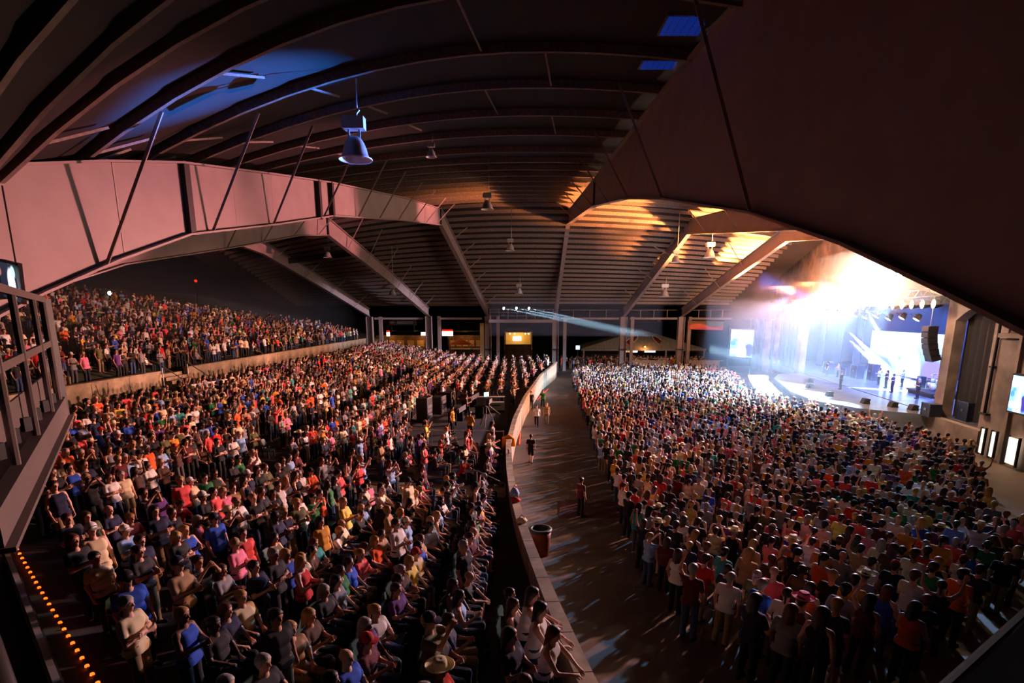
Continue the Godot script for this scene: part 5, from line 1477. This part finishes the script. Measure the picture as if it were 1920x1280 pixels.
	for sec in mass:
		var root := thing({"terrace": "terrace_crowd", "floor": "floor_crowd", "lawn": "lawn_crowd", "concourse": "concourse_crowd"}[sec], {"concourse": "scattered people strolling between the far columns and the grey tent", "terrace": "dense crowd filling the raised seating behind the beige barrier", "floor": "dense crowd standing between the aisle and the stage", "lawn": "dense crowd covering the lawn beyond the retaining wall"}[sec], "crowd", Transform3D(), "", "stuff")
		for key in mass[sec]:
			var kv = key.split("/")
			var mesh: Mesh
			if kv[0] == "hair": mesh = HAIR[kv[1]]
			elif kv[0] == "trousers": mesh = LEGS[kv[1]].trousers
			else: mesh = POSE[kv[1]][kv[0]]
			var mm := MultiMesh.new()
			mm.transform_format = MultiMesh.TRANSFORM_3D
			mm.use_colors = true
			mm.mesh = mesh
			mm.instance_count = mass[sec][key].size()
			for k in mass[sec][key].size():
				mm.set_instance_transform(k, mass[sec][key][k][0])
				mm.set_instance_color(k, mass[sec][key][k][1].srgb_to_linear())
			var n := MultiMeshInstance3D.new()
			n.name = {"body": "bodies", "tee": "shirts", "tank": "tops", "trousers": "trousers", "hair": "hair"}[kv[0]]
			n.multimesh = mm
			n.material_override = tinted("crowd_" + ("skin" if kv[0] == "body" else "cloth"), 0.55 if kv[0] == "body" else 0.85)
			n.set_meta("kind", "stuff")
			root.add_child(n, true)
# ---------------------------------------------------------------- mixing position
func build_mix_position() -> void:
	var dark := mat("dark_steel")
	var black := mat("black_gear", Color(0.04, 0.04, 0.045), 0.5)
	var grey := mat("desk_grey", Color(0.3, 0.31, 0.33), 0.5)
	var white := mat("white_board", Color(0.72, 0.7, 0.66), 0.8)
	var y := terrace_y(-4.0, -40.0) + 0.02
	var pl := obj("mix_platform", B(Vector3(-3.6, y + 0.03, -39.0), Vector3(6.6, 0.12, 15.5)), mat("black_drape"))
	tag(pl, "low black platform of the sound mixing position", "platform")
	y += 0.1
	var k := 0
	for a in [[-3.4, -44.0, 2.6], [-2.2, -41.0, 2.2], [-3.9, -38.2, 1.8]]:
		var d := thing("mixing_desk", ["long sloped mixing desk with lit meter bridge and red lamps", "sloped mixing desk beside the grey equipment case", "short sloped lighting desk next to the tall rack"][k], "mixing desk", yaw(Vector3(a[0], y, a[1]), 80))
		k += 1
		obj("top", Shape.new().prism(PackedVector2Array([Vector2(-0.45, 0.86), Vector2(0.4, 1.02), Vector2(0.45, 1.2), Vector2(0.5, 1.2), Vector2(0.5, 0.86)]), Transform3D(Basis(Vector3.BACK, Vector3.UP, Vector3.LEFT), Vector3(a[2] / 2, 0, 0)), a[2]), grey, d)
		for x in [-0.45, 0.45]:
			obj("leg", B(Vector3(x * a[2], 0.43, 0), Vector3(0.08, 0.86, 0.6)), dark, d)
		for i in 6:
			obj("fader_strip", B(Vector3((i - 2.5) * a[2] / 6.4, 0.955, -0.05), Vector3(a[2] / 9.0, 0.02, 0.55), Basis(Vector3.RIGHT, -0.19)), black, d)
		obj("meter_light", B(Vector3(0, 1.12, 0.36), Vector3(a[2] * 0.7, 0.04, 0.02)), glow("meter_red" if k == 1 else "meter_amber", Color(1.0, 0.25, 0.06) if k == 1 else Color(1.0, 0.7, 0.3), 1.5), d)
	for a in [[-6.1, -38.4, 1.0, 1.75, "tall black equipment rack at the lawn side of the mixing position"], [-5.6, -42.2, 1.2, 1.3, "squat black equipment rack behind the mixing desks"], [-5.2, -45.4, 1.2, 1.2, "black equipment rack at the far end of the mixing position"]]:
		var c := thing("equipment_rack", a[4], "rack", yaw(Vector3(a[0], y, a[1]), 80))
		obj("case", B(Vector3(0, a[3] / 2, 0), Vector3(a[2], a[3], 0.8)), black, c)
		obj("edging", B(Vector3(-a[2] / 2, a[3] / 2, 0.4), Vector3(0.05, a[3], 0.05)).box(Vector3(0, a[3], 0.4), Vector3(a[2], 0.05, 0.05)).box(Vector3(a[2] / 2, a[3] / 2, 0.4), Vector3(0.05, a[3], 0.05)), mat("truss_alloy"), c)
		for i in 4:
			obj("unit", B(Vector3(0, 0.25 + i * 0.3, 0.41), Vector3(a[2] * 0.85, 0.22, 0.04)), grey, c)
	var ec := thing("equipment_case", "grey equipment case with a handle slot by the barrier", "case", yaw(Vector3(-1.25, y, -42.6), 8))
	obj("body", B(Vector3(0, 0.5, 0), Vector3(1.3, 0.6, 0.6)), mat("case_grey", Color(0.5, 0.48, 0.44), 0.7), ec)
	obj("handle", B(Vector3(0, 0.6, 0.31), Vector3(0.6, 0.08, 0.03)), dark, ec)
	obj("wheel_board", B(Vector3(0, 0.1, 0), Vector3(1.2, 0.2, 0.5)), dark, ec)
	var tb := thing("folding_table", "pale folding table along the far edge of the mixing position", "table", yaw(Vector3(-1.9, y, -45.7), 0))
	obj("tabletop", B(Vector3(0, 0.75, 0), Vector3(2.6, 0.05, 0.6)), white, tb)
	for x in [-1.1, 1.1]:
		for z in [-0.22, 0.22]: obj("leg", B(Vector3(x, 0.36, z), Vector3(0.04, 0.73, 0.04)), dark, tb)
	var m := thing("monitor_screen", "glowing cyan computer screen on the lighting desk", "screen", yaw(Vector3(-2.0, y + 1.0, -43.2), 40))
	obj("screen_face", B(Vector3(0, 0.3, 0.02), Vector3(0.45, 0.32, 0.02)), glow("monitor_light", Color(0.6, 1.0, 0.95), 2.0), m)
	obj("case", B(Vector3(0, 0.3, 0), Vector3(0.5, 0.37, 0.03)), black, m)
	obj("stand", B(Vector3(0, 0.06, 0), Vector3(0.1, 0.16, 0.1)), black, m)
	var tr := thing("camera_tripod", "black camera tripod with a pale pan handle in the mixing position", "tripod", yaw(Vector3(-1.7, y, -37.2), 20))
	obj("head", B(Vector3(0, 1.5, 0), Vector3(0.2, 0.2, 0.35)), black, tr)
	obj("camera_body", B(Vector3(0, 1.72, 0), Vector3(0.22, 0.26, 0.5)), black, tr)
	for i in 3:
		var a := TAU * i / 3.0
		obj("leg", Shape.new().tube([Vector3(0, 1.42, 0), Vector3(cos(a) * 0.6, 0.0, sin(a) * 0.6)], 0.03, 6), black, tr)
	obj("pan_handle", Shape.new().tube([Vector3(0.05, 1.45, 0.1), Vector3(0.75, 0.85, 0.6)], 0.03, 6), white, tr)
	var cr := thing("crowd_rail", "thin rail closing the mixing position towards the seats", "railing")
	obj("rail", Shape.new().tube([Vector3(-6.8, y + 0.95, -31.3), Vector3(-0.45, y + 0.85, -31.3)], 0.025, 6), white, cr)
	for x in [-6.7, -4.6, -2.5, -0.5]:
		obj("post", Shape.new().tube([Vector3(x, y - 0.1, -31.3), Vector3(x, y + 0.92, -31.3)], 0.02, 6), dark, cr)
	# staff
	var P0 := func(x: float, z: float, pose: String, dir: Vector3, look: Dictionary, label: String, ground: float, called := "person") -> void:
		person(pose, look, facing(dir, Vector3(x, ground, z), Vector2.ZERO), label, "", called)
	var L := func(shirt: String, hair := "short", tone := "dark", skin := 1, legs := "black trousers", cut := "tee", shorts := false) -> Dictionary: return {"skin": skin, "cut": cut, "shirt": shirt, "legs": legs, "hair": hair, "tone": tone, "hat": "black", "shorts": shorts}
	P0.call(-3.75, -34.6, "down", Vector3(1, 0, 0.3), L.call("mustard"), "person in mustard yellow steward shirt standing behind the tripod", terrace_y(-3.75, -34.6) + 0.12)
	P0.call(-2.55, -33.4, "crossed", Vector3(0.6, 0, -1), L.call("mustard", "short", "brown", 3), "person in bulky mustard yellow steward jacket seen from the back, by the rail", terrace_y(-2.55, -33.4) + 0.12)
	P0.call(-3.3, -40.0, "clap", Vector3(1, 0, 0), L.call("black", "cap"), "person in black shirt and black cap working at a mixing desk", y)
	P0.call(-4.6, -43.8, "down", Vector3(1, 0, 0), L.call("charcoal"), "person in charcoal shirt standing at the long mixing desk", y)
	P0.call(-3.5, -42.2, "clap", Vector3(1, 0, 0.2), L.call("maroon", "long", "brown"), "person in maroon shirt reaching over the middle mixing desk", y)
	P0.call(1.11, -32.1, "walk", Vector3(0.15, 0, -1), L.call("black", "short", "dark", 1, "black trousers", "tee", true), "person in black shirt and shorts walking away down the aisle", 0.0)
	P0.call(1.93, -43.1, "walk", Vector3(-0.1, 0, 1), L.call("white", "short", "brown"), "person in white shirt walking up the aisle beside the barrier", 0.0)
	P0.call(2.75, -44.0, "walk", Vector3(0, 0, 1), L.call("tan", "long", "blond", 0, "khaki trousers"), "person in tan shirt walking beside the white shirted one in the aisle", 0.0)
	P0.call(2.9, -52.1, "walk", Vector3(0.1, 0, 1), L.call("green", "short", "dark"), "person in green shirt walking in the aisle", 0.0)
	P0.call(1.75, -51.0, "down", Vector3(0, 0, 1), L.call("black", "short", "dark"), "person in black standing against the barrier in the aisle", 0.0)
	P0.call(2.96, -23.0, "down", Vector3(0.8, 0, -0.6), L.call("maroon", "short", "dark", 2), "person in maroon shirt standing on the red carpet in the aisle", floor_y(-23.0))
	P0.call(-24.0, -56.0, "down", Vector3(1, 0, 0.2), L.call("mustard"), "person in yellow steward jacket standing behind the lawn retaining wall", lawn_y(-24.0))
	P0.call(-23.6, -54.6, "crossed", Vector3(1, 0, 0.2), L.call("yellow"), "person in pale yellow steward shirt at the lawn retaining wall", lawn_y(-23.6))
	P0.call(0.2, -55.5, "down", Vector3(1, 0, 0.2), L.call("yellow"), "person in bright yellow steward shirt behind the curved barrier", terrace_y(0.2, -55.5))
	# the band
	k = 0
	for a in [[25.0, -4.0, "white", "clap"], [27.6, -3.6, "black", "clap"], [29.8, 1.4, "black", "raised"], [31.2, -2.6, "navy", "clap"], [33.0, -6.4, "white", "sit_clap"], [35.4, -2.8, "black", "clap"], [37.6, -3.4, "white", "clap"], [39.6, -2.2, "charcoal", "down"], [26.4, -5.6, "pale blue", "clap"], [16.6, -1.8, "black", "down"], [17.8, -2.6, "tan", "crossed"]]:
		var g := 1.4
		if k == 4: g = 1.84
		person(a[3], L.call(a[2], ["short", "long", "cap", "short"][k % 4], ["dark", "brown", "grey"][k % 3]), Transform3D(STAGE.basis, sp(a[0], g, a[1])), ["musician in white shirt towards the far side of the video screen", "musician in black with long hair beside the far amplifiers", "singer in black cap at the front of the stage with one arm raised", "musician in navy shirt in front of the riser", "drummer in white shirt seated behind the drum kit", "musician in black with long hair next to the drum riser", "musician in white shirt and black cap beside the near amplifiers", "stagehand in charcoal shirt by the near pilaster", "musician in pale blue shirt behind the far players", "stagehand in black with long hair beside the far road cases", "stagehand in tan shirt and black cap in the far wing"][k].replace("musician", "person").replace("singer", "person").replace("drummer", "person").replace("stagehand", "person"), "people on the stage")
		k += 1
	var stool := thing("drum_stool", "round black drum stool on the riser", "stool", Transform3D(STAGE.basis, sp(33.0, 1.82, -6.5)))
	obj("seat", Shape.new(true).lathe([Vector2(0, 0.38), Vector2(0.17, 0.38), Vector2(0.18, 0.42), Vector2(0, 0.44)], 14), black, stool)
	obj("stem", Shape.new().tube([Vector3(0, 0, 0), Vector3(0, 0.4, 0)], 0.03, 6), dark, stool)

# ---------------------------------------------------------------- aisle
func build_aisle_things() -> void:
	var can := thing("trash_barrel", "orange brown round trash barrel with dark green rim beside the barrier", "trash can", yaw(Vector3(0.98, floor_y(-18.3), -18.3)))
	obj("barrel", Shape.new(true).lathe([Vector2(0.0, 0.02), Vector2(0.3, 0.02), Vector2(0.34, 0.3), Vector2(0.345, 0.34), Vector2(0.355, 0.6), Vector2(0.36, 0.64), Vector2(0.38, 0.92), Vector2(0.35, 0.92), Vector2(0.33, 0.5)], 24), mat("barrel_orange", Color(0.5, 0.17, 0.06), 0.6, 0.0, noise_fine, 1.0), can)
	obj("rim", Shape.new(true).lathe([Vector2(0.4, 0.9), Vector2(0.41, 0.98), Vector2(0.3, 1.0), Vector2(0.29, 0.92)], 24), mat("rim_green", Color(0.07, 0.14, 0.1), 0.6), can)
	obj("liner", Shape.new(true).lathe([Vector2(0.3, 0.95), Vector2(0.26, 0.6), Vector2(0, 0.55)], 18), mat("liner_black", Color(0.02, 0.02, 0.02), 0.4), can)
	var rc := obj("red_carpet", B(Vector3(5.3, floor_y(-23.4) + 0.02, -23.4), Vector3(6.4, 0.02, 3.0), Basis(Vector3.UP, -0.12)), mat("carpet_red", Color(0.3, 0.05, 0.06), 0.95, 0.0, noise_fine, 3.0))
	tag(rc, "dark red carpet laid across the edge of the aisle", "carpet")
	# things left on the barrier
	var jk := thing("jacket", "orange jacket hung over the barrier by the mixing position", "jacket")
	var cl := cloth_mat("jacket_orange", Color(0.95, 0.55, 0.05))
	var jy := terrace_y(-0.2, -31.0) + 0.8
	obj("body", Shape.new(true).tube([Vector3(-0.42, jy - 0.55, -31.2), Vector3(-0.4, jy + 0.02, -31.2), Vector3(-0.2, jy + 0.08, -31.2), Vector3(0.02, jy - 0.05, -31.2), Vector3(0.05, jy - 0.45, -31.2)], 0.17, 8), cl, jk)
	for z in [-31.5, -30.9]:
		obj("sleeve", Shape.new(true).tube([Vector3(-0.38, jy, z), Vector3(-0.46, jy - 0.7, z)], 0.08, 8), cl, jk)
	var cup := thing("cup", "white paper cup standing on the barrier cap", "cup", yaw(Vector3(barrier_x(-27.6), terrace_y(barrier_x(-27.6), -27.6) + 0.8, -27.6)))
	obj("cup", Shape.new(true).lathe([Vector2(0, 0), Vector2(0.05, 0), Vector2(0.07, 0.2), Vector2(0.06, 0.2), Vector2(0.045, 0.02)], 14), mat("white_board", Color(0.72, 0.7, 0.66), 0.8), cup)
	obj("lid", Shape.new(true).lathe([Vector2(0.075, 0.2), Vector2(0.07, 0.225), Vector2(0, 0.23)], 14), mat("white_board"), cup)
	for a in [[-19.6, "red", "red folded bag on the barrier cap", "bag"], [-20.3, "pale blue", "pale patterned bag on the barrier cap beside the red one", "bag"], [-17.0, "cream", "cream cloth bag slung over the barrier near the trash barrel", "bag"]]:
		var bx := barrier_x(a[0])
		var by := terrace_y(bx, a[0]) + 0.815
		var bg := thing("cloth_bag", a[2], a[3], yaw(Vector3(bx, by, a[0])))
		var hh := 0.34 if a[1] == "pale blue" else 0.16
		obj("bag", Shape.new(true).lathe([Vector2(0, 0), Vector2(0.16, 0.01), Vector2(0.19, hh * 0.4), Vector2(0.13, hh * 0.8), Vector2(0.05, hh), Vector2(0, hh)], 12), cloth_mat("bag_" + a[1], SHIRT[a[1]]), bg)
		obj("strap", Shape.new(true).tube([Vector3(-0.1, hh * 0.8, 0), Vector3(0, hh + 0.1, 0), Vector3(0.1, hh * 0.8, 0)], 0.012, 5), cloth_mat("bag_strap", Color(0.1, 0.1, 0.1)), bg)
	# rail at the cross aisle
	var y := terrace_y(-0.8, -22.6)
	var hr := thing("aisle_handrail", "pale bent steel handrail at the end of the cross aisle", "handrail")
	obj("rail", Shape.new(true).tube([Vector3(-2.0, y + 0.55, -23.6), Vector3(-2.0, y + 0.95, -23.6), Vector3(-1.5, y + 0.95, -23.6), Vector3(-0.25, y + 0.5, -23.0)], 0.03, 8), mat("galvanised"), hr)
	obj("post", Shape.new().tube([Vector3(-1.55, y, -23.6), Vector3(-1.55, y + 0.95, -23.6)], 0.03, 8), mat("galvanised"), hr)
	obj("post", Shape.new().tube([Vector3(-0.3, y, -23.0), Vector3(-0.3, y + 0.52, -23.0)], 0.03, 8), mat("galvanised"), hr)
	rope_light("short string of orange step lights on the aisle side of the barrier", Vector3(0.2, 0, -27.5), Vector3(0.38, 0, -23.5), 9, false)
	rope_light("string of orange step lights beside the red carpet", Vector3(6.0, 0, -24.6), Vector3(9.2, 0, -24.0), 7, false)
	var k := 0
	for a in [[Vector3(0.62, 0.05, -40.5), Vector3(0.5, 0.05, -36.8)], [Vector3(1.35, 0.05, -50.6), Vector3(0.95, 0.05, -46.5)], [Vector3(4.3, 0.05, -66.0), Vector3(2.6, 0.05, -57.0)]]:
		var g := thing("floor_tube", ["orange light tube on the aisle floor by the orange jacket", "orange light tube on the aisle floor by the mixing position", "long orange light tube on the aisle floor at the far end"][k], "light tube")
		k += 1
		obj("tube_glow", Shape.new().tube([a[0], a[1]], 0.035, 6), glow("floor_tube_light", Color(1.0, 0.22, 0.04), 1.6), g)
		obj("base", Shape.new().bar(a[0] - Vector3(0, 0.04, 0), a[1] - Vector3(0, 0.04, 0), 0.12, 0.02), mat("dark_steel"), g)
	# guard rail at the far corner of the lower floor
	var gr := thing("guard_rail", "dark guard rail with thin bars at the corner of the lower floor", "railing")
	var g0 := Vector3(18.6, 0.25, -19.5)
	var g1 := Vector3(21.4, 0.1, -20.9)
	obj("top_rail", Shape.new().tube([g0 + Vector3(0, 1.05, 0), g1 + Vector3(0, 1.05, 0)], 0.03, 6), mat("dark_steel"), gr)
	for i in 15:
		obj("bar", Shape.new().tube([g0.lerp(g1, i / 14.0), g0.lerp(g1, i / 14.0) + Vector3(0, 1.05, 0)], 0.012, 5), mat("dark_steel"), gr)
	# parapet of the box below the camera on the stage side
	var pw := thing("parapet", "black parapet with a blue edge at the corner of the lower floor", "parapet")
	obj("wall", Shape.new().bar(Vector3(3.2, 3.9, -4.16), Vector3(8.0, 3.9, -7.43), 0.12, 2.2), mat("black_gear"), pw)
	obj("edge_strip", Shape.new().bar(Vector3(3.2, 5.01, -4.16), Vector3(8.0, 5.01, -7.43), 0.04, 0.02), mat("blue_trim", Color(0.05, 0.1, 0.3), 0.6), pw)

# ---------------------------------------------------------------- pendant lamps
func pendant(at: Vector3, scale_: float, label: String) -> void:
	var p := thing("pendant_lamp", label, "lamp", Transform3D(Basis().scaled(Vector3.ONE * scale_), at), "dark high bay lamps under the roof")
	var alloy := mat("lamp_alloy", Color(0.72, 0.73, 0.75), 0.4, 0.4)
	var inner := mat("lamp_mirror", Color(0.9, 0.9, 0.92), 0.3, 0.25)
	obj("reflector", Shape.new(true).lathe([Vector2(0.12, 0.66), Vector2(0.2, 0.6), Vector2(0.28, 0.48), Vector2(0.34, 0.34), Vector2(0.38, 0.18), Vector2(0.43, 0.06), Vector2(0.5, 0.0), Vector2(0.51, 0.03)], 28), alloy, p)
	obj("mirror", Shape.new(true).lathe([Vector2(0.49, 0.005), Vector2(0.41, 0.07), Vector2(0.36, 0.19), Vector2(0.32, 0.34), Vector2(0.26, 0.46), Vector2(0.18, 0.57), Vector2(0, 0.6)], 28), inner, p)
	obj("bulb", Shape.new(true).lathe([Vector2(0, 0.12), Vector2(0.06, 0.16), Vector2(0.07, 0.3), Vector2(0.04, 0.5), Vector2(0, 0.52)], 12), mat("dead_bulb", Color(0.8, 0.8, 0.78), 0.1), p)
	for x in [-0.16, 0.16]:
		obj("strap", B(Vector3(x, 0.72, 0), Vector3(0.06, 0.28, 0.03)), alloy, p)
	obj("ballast", B(Vector3(0.02, 1.02, 0), Vector3(0.62, 0.34, 0.34)).box(Vector3(-0.3, 1.0, 0), Vector3(0.1, 0.24, 0.26)), alloy, p)
	var top := roof_y(at.x, at.z) - at.y
	obj("hook", Shape.new(true).tube([Vector3(0.1, 1.18, 0), Vector3(0.1, 1.3, 0), Vector3(0.18, 1.38, 0), Vector3(0.12, 1.45, 0), Vector3(0.15, maxf(1.6, top / scale_), 0)], 0.03, 6), alloy, p)

func build_pendants() -> void:
	var k := 0
	for a in [[-5.95, 14.35, -23.0, 1.25], [-1.7, 15.7, -41.0, 0.9], [-4.4, 17.0, -33.0, 0.6], [-0.2, 15.7, -66.5, 1.1], [0.95, 11.4, -78.5, 1.1], [-20.8, 14.9, -66.0, 1.0], [-14.9, 11.0, -72.0, 1.0], [22.3, 14.9, -66.0, 1.4], [18.5, 14.4, -66.0, 1.1], [20.6, 11.0, -78.0, 1.4]]:
		pendant(Vector3(a[0], a[1], a[2]), a[3], ["large blue lit high bay lamp hanging before the pink girder", "high bay lamp hanging beneath the middle of the roof", "small high bay lamp tucked between the purlins", "high bay lamp hanging over the knee of the far slope", "high bay lamp hanging low on the far slope above the catwalk", "high bay lamp over the lawn edge", "high bay lamp hanging low above the double column", "orange lit high bay lamp in the bay nearest the stage", "high bay lamp beside the girder before the stage bay", "orange lit high bay lamp low on the far slope by the tent"][k])
		k += 1

# ---------------------------------------------------------------- smoke
func build_haze() -> void:
	var k := 0
	for a in [[sp(26, 6.2, 1.5), Vector3(38, 11.5, 22), 0.0045, STAGE.basis], [Vector3(8, 8.2, -78.5), Vector3(22, 4.6, 14), 0.0032, Basis()], [sp(47.0, 11.0, 6.4), Vector3(11, 3.6, 4.4), 0.075, STAGE.basis], [Vector3(-36, 10.5, -52), Vector3(26, 8.0, 66), 0.0035, Basis()]]:  # the small dense box is added round the bar lamps to make their glare
		var f := FogVolume.new()
		f.name = ["stage_smoke", "follow_spot_smoke", "added_glare_smoke", "lawn_mist"][k]
		f.shape = RenderingServer.FOG_VOLUME_SHAPE_BOX
		f.size = a[1]
		var m := FogMaterial.new()
		m.density = a[2]
		m.albedo = Color(0.95, 0.96, 1.0)
		f.material = m
		f.transform = Transform3D(a[3], a[0])
		tag(f, ["thin smoke filling the stage and the air before it", "thin smoke drifting under the catwalk in the follow spot beams", "dense smoke added round the lamps by the near pilaster to make their glare", "thin grey mist hanging over the lawn crowd"][k], "smoke", "", "stuff")
		add_child(f)
		k += 1
